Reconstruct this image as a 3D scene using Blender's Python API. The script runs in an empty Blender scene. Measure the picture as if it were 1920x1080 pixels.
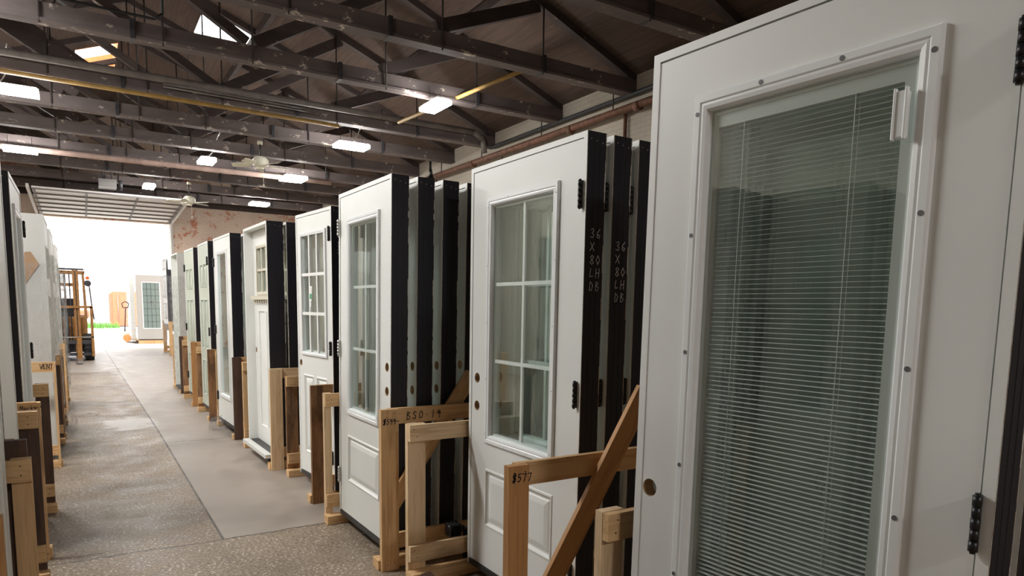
import bpy, bmesh, math, random
from mathutils import Matrix, Vector
random.seed(7)
S = bpy.context.scene
COL = S.collection
R = math.radians
PI = math.pi

# ---------------------------------------------------------------- camera
CAM = (0.0, 0.0, 1.5)
yaw, pit, rol = R(32.3477), R(-6.3758), R(0.7990)
fw = Vector((math.sin(yaw)*math.cos(pit), math.cos(yaw)*math.cos(pit), math.sin(pit)))
rt = Vector((math.cos(yaw), -math.sin(yaw), 0)); up = rt.cross(fw)
rt2 = rt*math.cos(rol)+up*math.sin(rol); up2 = -rt*math.sin(rol)+up*math.cos(rol)
cd = bpy.data.cameras.new('camera'); cam = bpy.data.objects.new('camera', cd); COL.objects.link(cam)
M = Matrix((rt2, up2, -fw)).transposed().to_4x4(); M.translation = CAM
cam.matrix_world = M
cd.sensor_width = 36; cd.lens = 1270.95/1920*36; cd.shift_y = 180/1920
cd.clip_start = .05; cd.clip_end = 300
S.camera = cam

# ---------------------------------------------------------------- world, exposure
w = bpy.data.worlds.new('world'); S.world = w; w.use_nodes = True
bg = w.node_tree.nodes['Background']
bg.inputs[0].default_value = (0.98, 0.99, 1.0, 1); bg.inputs[1].default_value = 3.9
S.view_settings.view_transform = 'Standard'; S.view_settings.look = 'None'
S.view_settings.gamma = 1; S.view_settings.exposure = 0.22
S.view_settings.use_curve_mapping = False
S.cycles.use_denoising = True
S.cycles.max_bounces = 10; S.cycles.diffuse_bounces = 4; S.cycles.glossy_bounces = 4
S.cycles.transparent_max_bounces = 24; S.cycles.transmission_bounces = 6
S.cycles.sample_clamp_indirect = 6
LAMP = 106.0          # strength of the ceiling fixtures' diffusers

# ---------------------------------------------------------------- materials
MATS = {}
def mat(name):
    m = bpy.data.materials.new(name); m.use_nodes = True
    nt = m.node_tree; b = nt.nodes['Principled BSDF']; MATS[name] = m
    return m, nt, b
def N(nt, t, **k):
    n = nt.nodes.new(t)
    for a, v in k.items():
        if a[0] == '_': setattr(n, a[1:], v)
        else: n.inputs[a.replace('_', ' ')].default_value = v
    return n
def ramp(nt, fac, stops):
    r = nt.nodes.new('ShaderNodeValToRGB')
    while len(r.color_ramp.elements) < len(stops): r.color_ramp.elements.new(0.5)
    for e, (p, c) in zip(r.color_ramp.elements, stops):
        e.position = p; e.color = (*c, 1) if len(c) == 3 else c
    nt.links.new(fac, r.inputs[0]); return r.outputs[0]
def coord(nt, kind='Object', scale=(1, 1, 1), rot=(0, 0, 0)):
    tc = nt.nodes.new('ShaderNodeTexCoord'); mp = nt.nodes.new('ShaderNodeMapping')
    mp.inputs['Scale'].default_value = scale; mp.inputs['Rotation'].default_value = rot
    nt.links.new(tc.outputs[kind], mp.inputs[0]); return mp.outputs[0]
def noise(nt, vec, scale, detail=4, rough=.55, dist=0):
    n = N(nt, 'ShaderNodeTexNoise', Scale=scale, Detail=detail, Roughness=rough, Distortion=dist)
    nt.links.new(vec, n.inputs['Vector']); return n.outputs['Fac']
def mixc(nt, fac, a, b, mode='MIX'):
    m = nt.nodes.new('ShaderNodeMix'); m.data_type = 'RGBA'; m.blend_type = mode
    for s, v in ((m.inputs[0], fac), (m.inputs[6], a), (m.inputs[7], b)):
        if hasattr(v, 'is_linked') or hasattr(v, 'links'): nt.links.new(v, s)
        elif isinstance(v, (int, float)): s.default_value = v
        else: s.default_value = (*v, 1)
    return m.outputs[2]
def bump(nt, b, h, strength=.3, dist=.01):
    n = N(nt, 'ShaderNodeBump', Strength=strength, Distance=dist)
    nt.links.new(h, n.inputs['Height']); nt.links.new(n.outputs[0], b.inputs['Normal'])
def plain(name, c, rough=.5, metal=0, var=.0, scale=6, spec=None):
    m, nt, b = mat(name)
    b.inputs['Roughness'].default_value = rough; b.inputs['Metallic'].default_value = metal
    if spec is not None: b.inputs['Specular IOR Level'].default_value = spec
    if var:
        f = noise(nt, coord(nt), scale)
        c0 = tuple(x*(1-var) for x in c); c1 = tuple(min(1, x*(1+var)) for x in c)
        nt.links.new(ramp(nt, f, [(.3, c0), (.7, c1)]), b.inputs['Base Color'])
    else: b.inputs['Base Color'].default_value = (*c, 1)
    return m
def wood(name, light, dark, stain=.0, rough=.65):
    m, nt, b = mat(name); b.inputs['Roughness'].default_value = rough
    v = coord(nt, 'Object', (1, 1, .06)); info = nt.nodes.new('ShaderNodeObjectInfo')
    add = nt.nodes.new('ShaderNodeVectorMath'); add.operation = 'ADD'
    sc = nt.nodes.new('ShaderNodeVectorMath'); sc.operation = 'SCALE'; sc.inputs['Scale'].default_value = 30
    cmb = nt.nodes.new('ShaderNodeCombineXYZ')
    for i in range(3): nt.links.new(info.outputs['Random'], cmb.inputs[i])
    nt.links.new(cmb.outputs[0], sc.inputs[0]); nt.links.new(v, add.inputs[0]); nt.links.new(sc.outputs[0], add.inputs[1])
    g = noise(nt, add.outputs[0], 38, 5, .6, 1.2)
    c = ramp(nt, g, [(.3, dark), (.5, light), (.75, tuple(min(1, x*1.12) for x in light))])
    v2 = coord(nt, 'Object', (1, 1, .35))
    add2 = nt.nodes.new('ShaderNodeVectorMath'); add2.operation = 'ADD'
    nt.links.new(v2, add2.inputs[0]); nt.links.new(sc.outputs[0], add2.inputs[1])
    k = noise(nt, add2.outputs[0], 5, 3, .5)
    kk = ramp(nt, k, [(.62, (0, 0, 0)), (.8, (1, 1, 1))])
    c = mixc(nt, kk, c, tuple(x*.45 for x in dark))
    if stain:
        s = ramp(nt, noise(nt, add2.outputs[0], 9, 5, .7), [(.42, (0, 0, 0)), (.62, (stain,)*3)])
        c = mixc(nt, s, c, (.03, .018, .012))
    nt.links.new(c, b.inputs['Base Color']); bump(nt, b, g, .25, .003)
    return m
wood('pine_wood', (.68, .44, .22), (.50, .28, .12))
wood('pale_wood', (.76, .56, .34), (.60, .40, .21))
wood('amber_wood', (.52, .27, .10), (.36, .17, .06))
wood('worn_wood', (.36, .19, .085), (.20, .10, .045), .6)
wood('dark_wood', (.105, .055, .035), (.055, .03, .02), .5)
plain('white_paint', (.80, .81, .78), .42, var=.02, scale=3)
plain('grey_white_paint', (.62, .62, .59), .5, var=.03, scale=3)
plain('lite_frame_white', (.84, .86, .86), .3)
plain('grid_white', (.86, .86, .84), .4)
plain('beige_paint', (.62, .58, .47), .5)
plain('teal_glass', (.19, .26, .25), .15)
plain('shaded_white', (.40, .40, .385), .5)  # outdoor door's white paint darkened to hold the shade on its face
plain('primer_green', (.50, .54, .46), .5, var=.04, scale=8)
plain('black_metal', (.010, .010, .012), .38)
plain('nickel_metal', (.55, .54, .52), .35, .8)
plain('bore_wood', (.42, .28, .15), .8, var=.2, scale=60)
plain('nail_head', (.03, .025, .02), .6)
plain('marker_ink', (.015, .015, .02), .6)
plain('chalk_mark', (.75, .75, .78), .9)
plain('sill_dark', (.03, .028, .026), .5)
plain('screw_plug', (.12, .12, .13), .5)
plain('screw_plug_pale', (.55, .57, .6), .5)
plain('orange_paint', (.30, .135, .03), .5, var=.25, scale=14)
plain('rubber', (.02, .02, .022), .8)
plain('dark_steel', (.045, .045, .05), .5, .3, .3, 12)
plain('steel', (.35, .34, .33), .4, .7)
plain('amber_lens', (.95, .16, .03), .3)
plain('pink_brown', (.34, .24, .20), .8, var=.2)
plain('cream_plastic', (.62, .60, .48), .45)
plain('lamp_housing', (.8, .8, .8), .5)
plain('cable_white', (.75, .73, .68), .6)
plain('black_cable', (.012, .012, .012), .6)
plain('rust_pipe', (.16, .075, .045), .65, .2, .45, 9)
plain('yellow_pipe', (.33, .20, .05), .6, 0, .3, 5)
plain('grey_pipe', (.17, .15, .135), .6, 0, .3, 5)
plain('iron_rod', (.035, .026, .024), .7)
plain('overhead_panel', (.86, .83, .79), .5, var=.04, scale=3)
plain('overhead_rib', (.20, .18, .17), .6)
plain('track_white', (.80, .78, .74), .5)
plain('container_paint', (.75, .20, .10), .6, var=.1)
plain('tag_green', (.03, .35, .14), .5)
plain('tag_white', (.8, .8, .78), .5)
plain('cardboard', (.42, .27, .16), .8, var=.1)
plain('shaft_ply', (.80, .33, .12), .8, var=.12, scale=7)  # skylight plywood tone carries the orange sun glow
plain('red_paint', (.6, .03, .03), .5)
plain('leaf_green', (.12, .28, .05), .8, var=.5, scale=9)
plain('far_wall', (.78, .66, .65), .9, var=.1)

def black_jamb():
    m, nt, b = mat('black_jamb'); b.inputs['Roughness'].default_value = .55
    v = coord(nt, 'Object', (1, 1, .15))
    s = ramp(nt, noise(nt, v, 45, 6, .8, .6), [(.72, (0, 0, 0)), (.82, (1, 1, 1))])
    s2 = ramp(nt, noise(nt, coord(nt), 2.2, 2), [(.5, (0, 0, 0)), (.75, (.15,)*3)])
    c = mixc(nt, mixc(nt, 1.0, s, s2, 'MULTIPLY'), (.0075, .0078, .014), (.22, .22, .25))
    nt.links.new(c, b.inputs['Base Color'])
black_jamb()
def raw_edge():
    m, nt, b = mat('raw_edge'); b.inputs['Roughness'].default_value = .8
    f = noise(nt, coord(nt, 'Object', (1, 1, .6)), 60, 4)
    nt.links.new(ramp(nt, f, [(.4, (.50, .40, .28)), (.6, (.72, .70, .66))]), b.inputs['Base Color'])
raw_edge()
def glass(name, tint, refl=1.0):
    m, nt, b = mat(name); nt.nodes.remove(b)
    out = [n for n in nt.nodes if n.type == 'OUTPUT_MATERIAL'][0]
    tr = N(nt, 'ShaderNodeBsdfTransparent'); tr.inputs[0].default_value = (*tint, 1)
    gl = N(nt, 'ShaderNodeBsdfGlossy', Roughness=.0); gl.inputs[0].default_value = (.95, 1, 1, 1)
    geo = nt.nodes.new('ShaderNodeNewGeometry'); dt = nt.nodes.new('ShaderNodeVectorMath'); dt.operation = 'DOT_PRODUCT'
    nt.links.new(geo.outputs['Incoming'], dt.inputs[0]); nt.links.new(geo.outputs['Normal'], dt.inputs[1])
    def mt(op, a, c=None):
        n = nt.nodes.new('ShaderNodeMath'); n.operation = op; n.use_clamp = True
        for i, x in enumerate((a, c)):
            if x is None: continue
            if isinstance(x, (int, float)): n.inputs[i].default_value = x
            else: nt.links.new(x, n.inputs[i])
        return n.outputs[0]
    mul = nt.nodes.new('ShaderNodeMath'); mul.operation = 'MULTIPLY'; mul.inputs[1].default_value = refl
    nt.links.new(mt('ADD', mt('MULTIPLY', mt('POWER', mt('SUBTRACT', 1.0, mt('ABSOLUTE', dt.outputs['Value'])), 5.0), .96), .04), mul.inputs[0])
    mx = nt.nodes.new('ShaderNodeMixShader')
    nt.links.new(mul.outputs[0], mx.inputs[0]); nt.links.new(tr.outputs[0], mx.inputs[1]); nt.links.new(gl.outputs[0], mx.inputs[2])
    nt.links.new(mx.outputs[0], out.inputs[0])
glass('window_glass', (.94, .965, .957), 1.15)
glass('clear_pane', (.96, .98, .972), 1.0)
def wrap():
    m, nt, b = mat('plastic_film'); nt.nodes.remove(b)
    out = [n for n in nt.nodes if n.type == 'OUTPUT_MATERIAL'][0]
    tr = N(nt, 'ShaderNodeBsdfTransparent'); tr.inputs[0].default_value = (.93, .93, .93, 1)
    p = N(nt, 'ShaderNodeBsdfPrincipled', Roughness=.18); p.inputs['Base Color'].default_value = (.85, .85, .86, 1)
    n = noise(nt, coord(nt, 'Object', (3, 3, 1)), 6, 5, .7, 1.5)
    bp = N(nt, 'ShaderNodeBump', Strength=.6, Distance=.02); nt.links.new(n, bp.inputs['Height']); nt.links.new(bp.outputs[0], p.inputs['Normal'])
    f = ramp(nt, n, [(.42, (.03,)*3), (.60, (.12,)*3), (.72, (.55,)*3)])
    mx = nt.nodes.new('ShaderNodeMixShader'); nt.links.new(f, mx.inputs[0]); nt.links.new(tr.outputs[0], mx.inputs[1]); nt.links.new(p.outputs[0], mx.inputs[2])
    nt.links.new(mx.outputs[0], out.inputs[0])
wrap()
def lamp():
    m, nt, b = mat('lamp_glow')
    b.inputs['Base Color'].default_value = (1, 1, 1, 1)
    b.inputs['Emission Color'].default_value = (1, .985, .965, 1); b.inputs['Emission Strength'].default_value = LAMP
lamp()
def beam():
    m, nt, b = mat('painted_beam'); b.inputs['Roughness'].default_value = .75
    v = coord(nt, 'Object', (.35, 1, 1))
    base = ramp(nt, noise(nt, v, 3, 5), [(.3, (.082, .064, .060)), (.55, (.135, .108, .102)), (.8, (.18, .14, .13))])
    pm = ramp(nt, noise(nt, coord(nt, 'Object', (.7, 1, 1.2)), 7, 7, .72, .4), [(.60, (0, 0, 0)), (.625, (1, 1, 1))])
    pm2 = ramp(nt, noise(nt, coord(nt), 1.1, 2), [(.46, (0, 0, 0)), (.56, (1, 1, 1))])
    c = mixc(nt, mixc(nt, 1., pm, pm2, 'MULTIPLY'), base, (.66, .58, .48))
    nt.links.new(c, b.inputs['Base Color'])
beam()
def web():
    m, nt, b = mat('web_timber'); b.inputs['Roughness'].default_value = .8
    base = ramp(nt, noise(nt, coord(nt, 'Object', (.4, 1, 1)), 4, 5), [(.3, (.038, .028, .026)), (.7, (.080, .057, .050))])
    pm = ramp(nt, noise(nt, coord(nt), 6, 7, .72, .4), [(.64, (0, 0, 0)), (.68, (1, 1, 1))])
    nt.links.new(mixc(nt, pm, base, (.36, .30, .23)), b.inputs['Base Color'])
web()
def deck():
    m, nt, b = mat('roof_boards'); b.inputs['Roughness'].default_value = .85
    v = coord(nt, 'Object')
    sp = nt.nodes.new('ShaderNodeSeparateXYZ'); nt.links.new(v, sp.inputs[0])
    mm = nt.nodes.new('ShaderNodeMath'); mm.operation = 'MULTIPLY'; mm.inputs[1].default_value = 1/.18; nt.links.new(sp.outputs[0], mm.inputs[0])
    fr = nt.nodes.new('ShaderNodeMath'); fr.operation = 'FRACT'; nt.links.new(mm.outputs[0], fr.inputs[0])
    fl = nt.nodes.new('ShaderNodeMath'); fl.operation = 'FLOOR'; nt.links.new(mm.outputs[0], fl.inputs[0])
    wn = nt.nodes.new('ShaderNodeTexWhiteNoise'); wn.noise_dimensions = '1D'; nt.links.new(fl.outputs[0], wn.inputs['W'])
    base = ramp(nt, wn.outputs['Value'], [(0, (.05, .030, .021)), (1, (.10, .062, .042))])
    g = noise(nt, coord(nt, 'Object', (6, .4, 1)), 4, 4)
    base = mixc(nt, .5, base, ramp(nt, g, [(.3, (.045, .029, .022)), (.7, (.12, .077, .053))]))
    gap = ramp(nt, fr.outputs[0], [(.0, (.25,)*3), (.05, (1, 1, 1))])
    c = mixc(nt, 1., base, gap, 'MULTIPLY')
    pm = ramp(nt, noise(nt, v, 2.1, 8, .75), [(.66, (0, 0, 0)), (.72, (.8,)*3)])
    nt.links.new(mixc(nt, pm, c, (.34, .27, .19)), b.inputs['Base Color'])
deck()
def brick(name, rot, c1, c2, mortar, paint, lo, hi):
    m, nt, b = mat(name); b.inputs['Roughness'].default_value = .9
    v = coord(nt, 'Object', (1, 1, 1), rot)
    t = N(nt, 'ShaderNodeTexBrick', Scale=1.0); t.inputs['Brick Width'].default_value = .21; t.inputs['Row Height'].default_value = .072
    t.inputs['Mortar Size'].default_value = .006
    t.inputs['Color1'].default_value = (*c1, 1); t.inputs['Color2'].default_value = (*c2, 1); t.inputs['Mortar'].default_value = (*mortar, 1)
    nt.links.new(v, t.inputs['Vector'])
    f = ramp(nt, noise(nt, v, 2.6, 8, .78, .3), [(lo, (1, 1, 1)), (hi, (0, 0, 0))])
    tone = ramp(nt, noise(nt, v, .7, 4), [(.35, tuple(x*.78 for x in paint)), (.65, paint)])
    mort = N(nt, 'ShaderNodeMath', _operation='MULTIPLY'); nt.links.new(t.outputs['Fac'], mort.inputs[0]); mort.inputs[1].default_value = .35
    tone = mixc(nt, mort.outputs[0], tone, tuple(x*.45 for x in paint))
    nt.links.new(mixc(nt, f, t.outputs['Color'], tone), b.inputs['Base Color'])
    bump(nt, b, t.outputs['Fac'], -.5, .01)
brick('end_brick', (R(90), 0, 0), (.62, .22, .13), (.50, .18, .10), (.50, .40, .33), (.80, .64, .52), .54, .58)
brick('side_brick', (R(90), R(90), 0), (.40, .33, .26), (.36, .28, .22), (.25, .2, .17), (.50, .45, .37), .60, .72)
# side brick is mapped y,z
for n in MATS['side_brick'].node_tree.nodes:
    if n.type == 'MAPPING':
        tc = [x for x in MATS['side_brick'].node_tree.nodes if x.type == 'TEX_COORD'][0]
        nt = MATS['side_brick'].node_tree
        sp = nt.nodes.new('ShaderNodeSeparateXYZ'); cb = nt.nodes.new('ShaderNodeCombineXYZ')
        nt.links.new(tc.outputs['Object'], sp.inputs[0]); nt.links.new(sp.outputs[1], cb.inputs[0]); nt.links.new(sp.outputs[2], cb.inputs[1])
        n.inputs['Rotation'].default_value = (0, 0, 0); nt.links.new(cb.outputs[0], n.inputs[0])
def floor_mat():
    m, nt, b = mat('concrete_floor')
    v = coord(nt, 'Object')
    sp = nt.nodes.new('ShaderNodeSeparateXYZ'); nt.links.new(v, sp.inputs[0])
    def math_(op, a, c=None, d=None):
        n = nt.nodes.new('ShaderNodeMath'); n.operation = op
        for i, x in enumerate((a, c, d)):
            if x is None: continue
            if isinstance(x, (int, float)): n.inputs[i].default_value = x
            else: nt.links.new(x, n.inputs[i])
        return n.outputs[0]
    wob = math_('MULTIPLY', math_('SUBTRACT', noise(nt, v, 1.2, 6, .7), .5), .16)
    x = sp.outputs[0]; y = math_('ADD', sp.outputs[1], wob)
    left = math_('LESS_THAN', x, math_('ADD', .70, math_('MULTIPLY', math_('MAXIMUM', math_('SUBTRACT', sp.outputs[1], 9.), 0), -.008)))
    near_l = math_('MULTIPLY', left, math_('LESS_THAN', y, 17.2))
    front = math_('LESS_THAN', y, 4.55)
    rough_zone = math_('MAXIMUM', near_l, front)
    big = noise(nt, v, .55, 5, .6); mid = noise(nt, v, 4, 6, .65); fine = noise(nt, v, 55, 3, .6)
    cA = ramp(nt, mid, [(.3, (.125, .096, .072)), (.7, (.265, .212, .166))])           # rough aggregate
    cA = mixc(nt, ramp(nt, fine, [(.42, (0, 0, 0)), (.60, (.6,)*3)]), cA, (.47, .41, .34))
    vo = N(nt, 'ShaderNodeTexVoronoi', Scale=38.0); nt.links.new(v, vo.inputs['Vector'])
    spk = ramp(nt, vo.outputs['Distance'], [(.20, (1, 1, 1)), (.30, (0, 0, 0))])
    spm = ramp(nt, noise(nt, v, 5, 4), [(.38, (0, 0, 0)), (.55, (.9,)*3)])
    cA = mixc(nt, mixc(nt, 1., spk, spm, 'MULTIPLY'), cA, (.66, .62, .56))
    dk = ramp(nt, big, [(.40, (1, 1, 1)), (.62, (.62, .60, .58))])
    cA = mixc(nt, 1., cA, dk, 'MULTIPLY'); cA = mixc(nt, 1., cA, (1.0, .93, .84), 'MULTIPLY')
    cB = ramp(nt, mid, [(.3, (.27, .228, .19)), (.7, (.36, .308, .26))])            # smoother slab
    cB = mixc(nt, ramp(nt, noise(nt, v, 16, 6, .75), [(.64, (0, 0, 0)), (.72, (.5,)*3)]), cB, (.20, .16, .14))
    c = mixc(nt, rough_zone, cB, cA)
    # pale patch by the long joint: glare off wet concrete put into the colour
    dx = math_('DIVIDE', math_('SUBTRACT', x, .44), .34); dy = math_('DIVIDE', math_('SUBTRACT', sp.outputs[1], 9.65), .62)
    d = math_('ADD', math_('ADD', math_('POWER', math_('ABSOLUTE', dx), 2.), math_('POWER', math_('ABSOLUTE', dy), 2.)), math_('MULTIPLY', math_('SUBTRACT', mid, .5), 3.0))
    patch = ramp(nt, d, [(.40, (.85,)*3), (.98, (0, 0, 0))])
    c = mixc(nt, patch, c, (.47, .43, .385))
    # joints
    def line(expr, wd): return ramp(nt, math_('ABSOLUTE', expr), [(wd*.5, (1, 1, 1)), (wd, (0, 0, 0))])
    jx = line(math_('SUBTRACT', x, math_('ADD', .70, math_('MULTIPLY', math_('MAXIMUM', math_('SUBTRACT', sp.outputs[1], 9.), 0), -.008))), .010)
    jx = mixc(nt, 1., jx, math_('GREATER_THAN', y, 4.55), 'MULTIPLY')
    jy = line(math_('SUBTRACT', y, 4.55), .012)
    jy2 = line(math_('SUBTRACT', math_('ADD', y, wob), 22.4), .05)
    jy3 = line(math_('SUBTRACT', math_('ADD', y, wob), 8.1), .010)
    jy3 = mixc(nt, 1., jy3, math_('GREATER_THAN', x, .7), 'MULTIPLY')
    for j in (jx, jy, jy2, jy3): c = mixc(nt, j, c, (.07, .055, .045))
    nt.links.new(c, b.inputs['Base Color'])
    rr = mixc(nt, patch, ramp(nt, mid, [(.35, (.38,)*3), (.65, (.65,)*3)]), (.42, .42, .42))
    nt.links.new(rr, b.inputs['Roughness'])
    hh = mixc(nt, rough_zone, (.5, .5, .5), fine)
    bump(nt, b, hh, .5, .004)
floor_mat()
plain('yard_concrete', (.50, .49, .46), .8, var=.08, scale=2)

# ---------------------------------------------------------------- mesh helper
class MB:
    def __init__(s): s.v = []; s.f = []; s.m = []; s.mats = []; s.smooth = set()
    def mi(s, name):
        if name not in s.mats: s.mats.append(name)
        return s.mats.index(name)
    def face(s, pts, m, flip=False, smooth=False):
        i = len(s.v); s.v += [tuple(p) for p in pts]
        idx = list(range(i, i+len(pts)))
        if flip: idx.reverse()
        s.f.append(idx); s.m.append(s.mi(m))
        if smooth: s.smooth.add(len(s.f)-1)
    def box(s, x0, x1, y0, y1, z0, z1, m, **side):
        P = lambda a, b, c: ((x0, x1)[a], (y0, y1)[b], (z0, z1)[c])
        for k, q in (('nx', ((0,1,0),(0,0,0),(0,0,1),(0,1,1))), ('px', ((1,0,0),(1,1,0),(1,1,1),(1,0,1))),
                     ('ny', ((0,0,0),(1,0,0),(1,0,1),(0,0,1))), ('py', ((1,1,0),(0,1,0),(0,1,1),(1,1,1))),
                     ('nz', ((0,1,0),(1,1,0),(1,0,0),(0,0,0))), ('pz', ((0,0,1),(1,0,1),(1,1,1),(0,1,1)))):
            s.face([P(*c) for c in q], side.get(k, m))
    def tube(s, p0, p1, r0, m, n=12, r1=None, caps=True):
        p0 = Vector(p0); p1 = Vector(p1); d = (p1-p0).normalized(); r1 = r0 if r1 is None else r1
        a = d.orthogonal().normalized(); b = d.cross(a)
        A = [p0+(a*math.cos(2*PI*i/n)+b*math.sin(2*PI*i/n))*r0 for i in range(n)]
        B = [p1+(a*math.cos(2*PI*i/n)+b*math.sin(2*PI*i/n))*r1 for i in range(n)]
        for i in range(n):
            j = (i+1) % n; s.face([A[i], A[j], B[j], B[i]], m, smooth=True)
        if caps: s.face(A[::-1], m); s.face(B, m)
    def path(s, pts, r, m, n=8):
        for a, b in zip(pts, pts[1:]): s.tube(a, b, r, m, n)
    def bar(s, p0, p1, wa, wb, m, upv=(0, 0, 1)):   # rectangular bar between two points
        p0 = Vector(p0); p1 = Vector(p1); d = (p1-p0).normalized(); u = Vector(upv)
        a = d.cross(u).normalized()*wa/2; b = a.cross(d).normalized()*wb/2
        A = [p0-a-b, p0+a-b, p0+a+b, p0-a+b]; B = [q+(p1-p0) for q in A]
        for i in range(4): s.face([A[i], A[(i+1) % 4], B[(i+1) % 4], B[i]], m)
        s.face(A[::-1], m); s.face(B, m)
    def build(s, name, parent=None, loc=None, rot=None, bevel=0):
        me = bpy.data.meshes.new(name)
        me.from_pydata(s.v, [], s.f)
        for n in s.mats: me.materials.append(MATS[n])
        for i, p in enumerate(me.polygons):
            p.material_index = s.m[i]; p.use_smooth = i in s.smooth
        bm = bmesh.new(); bm.from_mesh(me)
        bmesh.ops.remove_doubles(bm, verts=bm.verts, dist=1e-5)
        bmesh.ops.recalc_face_normals(bm, faces=bm.faces)
        bm.to_mesh(me); bm.free(); me.update()
        o = bpy.data.objects.new(name, me); COL.objects.link(o)
        if parent: o.parent = parent
        if loc: o.location = loc
        if rot: o.rotation_euler = rot
        if bevel:
            b = o.modifiers.new('bevel', 'BEVEL'); b.width = bevel; b.segments = 2; b.limit_method = 'ANGLE'
        return o
def tag(o, label=None, cat=None, group=None, kind=None):
    if label: o['label'] = label
    if cat: o['category'] = cat
    if group: o['group'] = group
    if kind: o['kind'] = kind
    return o
def empty(name, loc, label, cat, group=None, rot=None):
    o = bpy.data.objects.new(name, None); COL.objects.link(o); o.location = loc; o.empty_display_size = .1
    if rot: o.rotation_euler = rot
    return tag(o, label, cat, group)
def dup(o, parent=None):
    c = o.copy(); COL.objects.link(c)
    if parent: c.parent = parent
    for ch in list(o.children): dup(ch, c)
    return c
def struct(mb, name, **k): return tag(mb.build(name, **k), kind='structure')

# ---------------------------------------------------------------- building shell
XR, XL, YB, YF, RIDGE, EAVE, SL = 7.1, -5.1, 25.5, -7.0, 1.0, 4.95, .39
ZR = EAVE+SL*(XR-RIDGE)
def roof_z(x): return ZR-SL*abs(x-RIDGE)
b = MB(); b.box(XL-.3, XR+.3, YF-.3, YB+.3, -.2, 0, 'concrete_floor'); struct(b, 'floor')
b = MB(); b.box(-30, 40, YB+.3, 90, -.25, -.02, 'yard_concrete'); struct(b, 'outdoor_ground')
b = MB(); b.box(XR, XR+.3, YF, YB+.3, 0, EAVE+.1, 'side_brick'); struct(b, 'wall_right')
b = MB(); b.box(XL-.3, XL, YF, YB+.3, 0, EAVE+.1, 'side_brick'); struct(b, 'wall_left')
b = MB(); b.box(XL-.3, XR+.3, YF-.3, YF, 0, EAVE+.1, 'end_brick')
b.face([(XL-.3, YF-.02, EAVE), (XR+.3, YF-.02, EAVE), (RIDGE, YF-.02, ZR)], 'end_brick'); struct(b, 'wall_front')
OX0, OX1, OZ = -.95, 2.62, 4.12
b = MB()
b.box(XL, OX0, YB, YB+.3, 0, EAVE, 'end_brick'); b.box(OX1, XR, YB, YB+.3, 0, EAVE, 'end_brick')
b.box(OX0, OX1, YB, YB+.3, OZ, EAVE, 'end_brick')
for yy in (YB, YB+.3): b.face([(XL-.1, yy, EAVE), (XR+.1, yy, EAVE), (RIDGE, yy, ZR)], 'end_brick')
struct(b, 'wall_back')
# roof slopes as board decks with openings for the two skylights
def slope(sign, holes, name):
    xs = {0.0, (XR-RIDGE)+.4}; ys = {YF-.3, YB+.6}
    for h in holes: xs |= {h[0], h[1]}; ys |= {h[2], h[3]}
    xs = sorted(xs); ys = sorted(ys); m = MB()
    def P(u, y, t): return (RIDGE+sign*u, y, ZR-SL*u+t)
    for i in range(len(xs)-1):
        for j in range(len(ys)-1):
            cx, cy = (xs[i]+xs[i+1])/2, (ys[j]+ys[j+1])/2
            if any(h[0] < cx < h[1] and h[2] < cy < h[3] for h in holes): continue
            for t in (0, .08):
                m.face([P(xs[i], ys[j], t), P(xs[i+1], ys[j], t), P(xs[i+1], ys[j+1], t), P(xs[i], ys[j+1], t)], 'roof_boards')
    return struct(m, name)
H1 = (1.15, 2.10, 13.86, 15.4); H2 = (.02, .85, 18.3, 20.9)
slope(1, [H1], 'ceiling_right'); slope(-1, [H2], 'ceiling_left')
def skylight(sign, h, ply, label, hgt):
    x0, x1 = sorted((RIDGE+sign*h[0], RIDGE+sign*h[1])); cx, cy = (x0+x1)/2, (h[2]+h[3])/2
    z0 = roof_z(cx); e = empty('skylight', (cx, cy, z0), label, 'skylight')
    m = MB(); zs = lambda x: roof_z(x)-z0
    for (xa, ya, xb, yb) in ((x0, h[2], x1, h[2]), (x1, h[2], x1, h[3]), (x1, h[3], x0, h[3]), (x0, h[3], x0, h[2])):
        m.face([(xa-cx, ya-cy, zs(xa)-.02), (xb-cx, yb-cy, zs(xb)-.02), (xb-cx, yb-cy, zs(xb)+hgt), (xa-cx, ya-cy, zs(xa)+hgt)], ply)
    m.build('curb', e)
    m = MB()
    for xm in (x0-cx,):
        m.face([(x0-cx, h[2]-cy, zs(x0)+hgt), (x1-cx, h[2]-cy, zs(x1)+hgt), (x1-cx, h[3]-cy, zs(x1)+hgt), (x0-cx, h[3]-cy, zs(x0)+hgt)], 'clear_pane')
    m.build('glazing', e)
skylight(1, H1, 'white_paint', 'white-lit skylight opening in the roof boards above the long beams', .10)
skylight(-1, H2, 'shaft_ply', 'skylight with a deep plywood curb given a sunlit orange colour near the roof ridge', .52)

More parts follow.
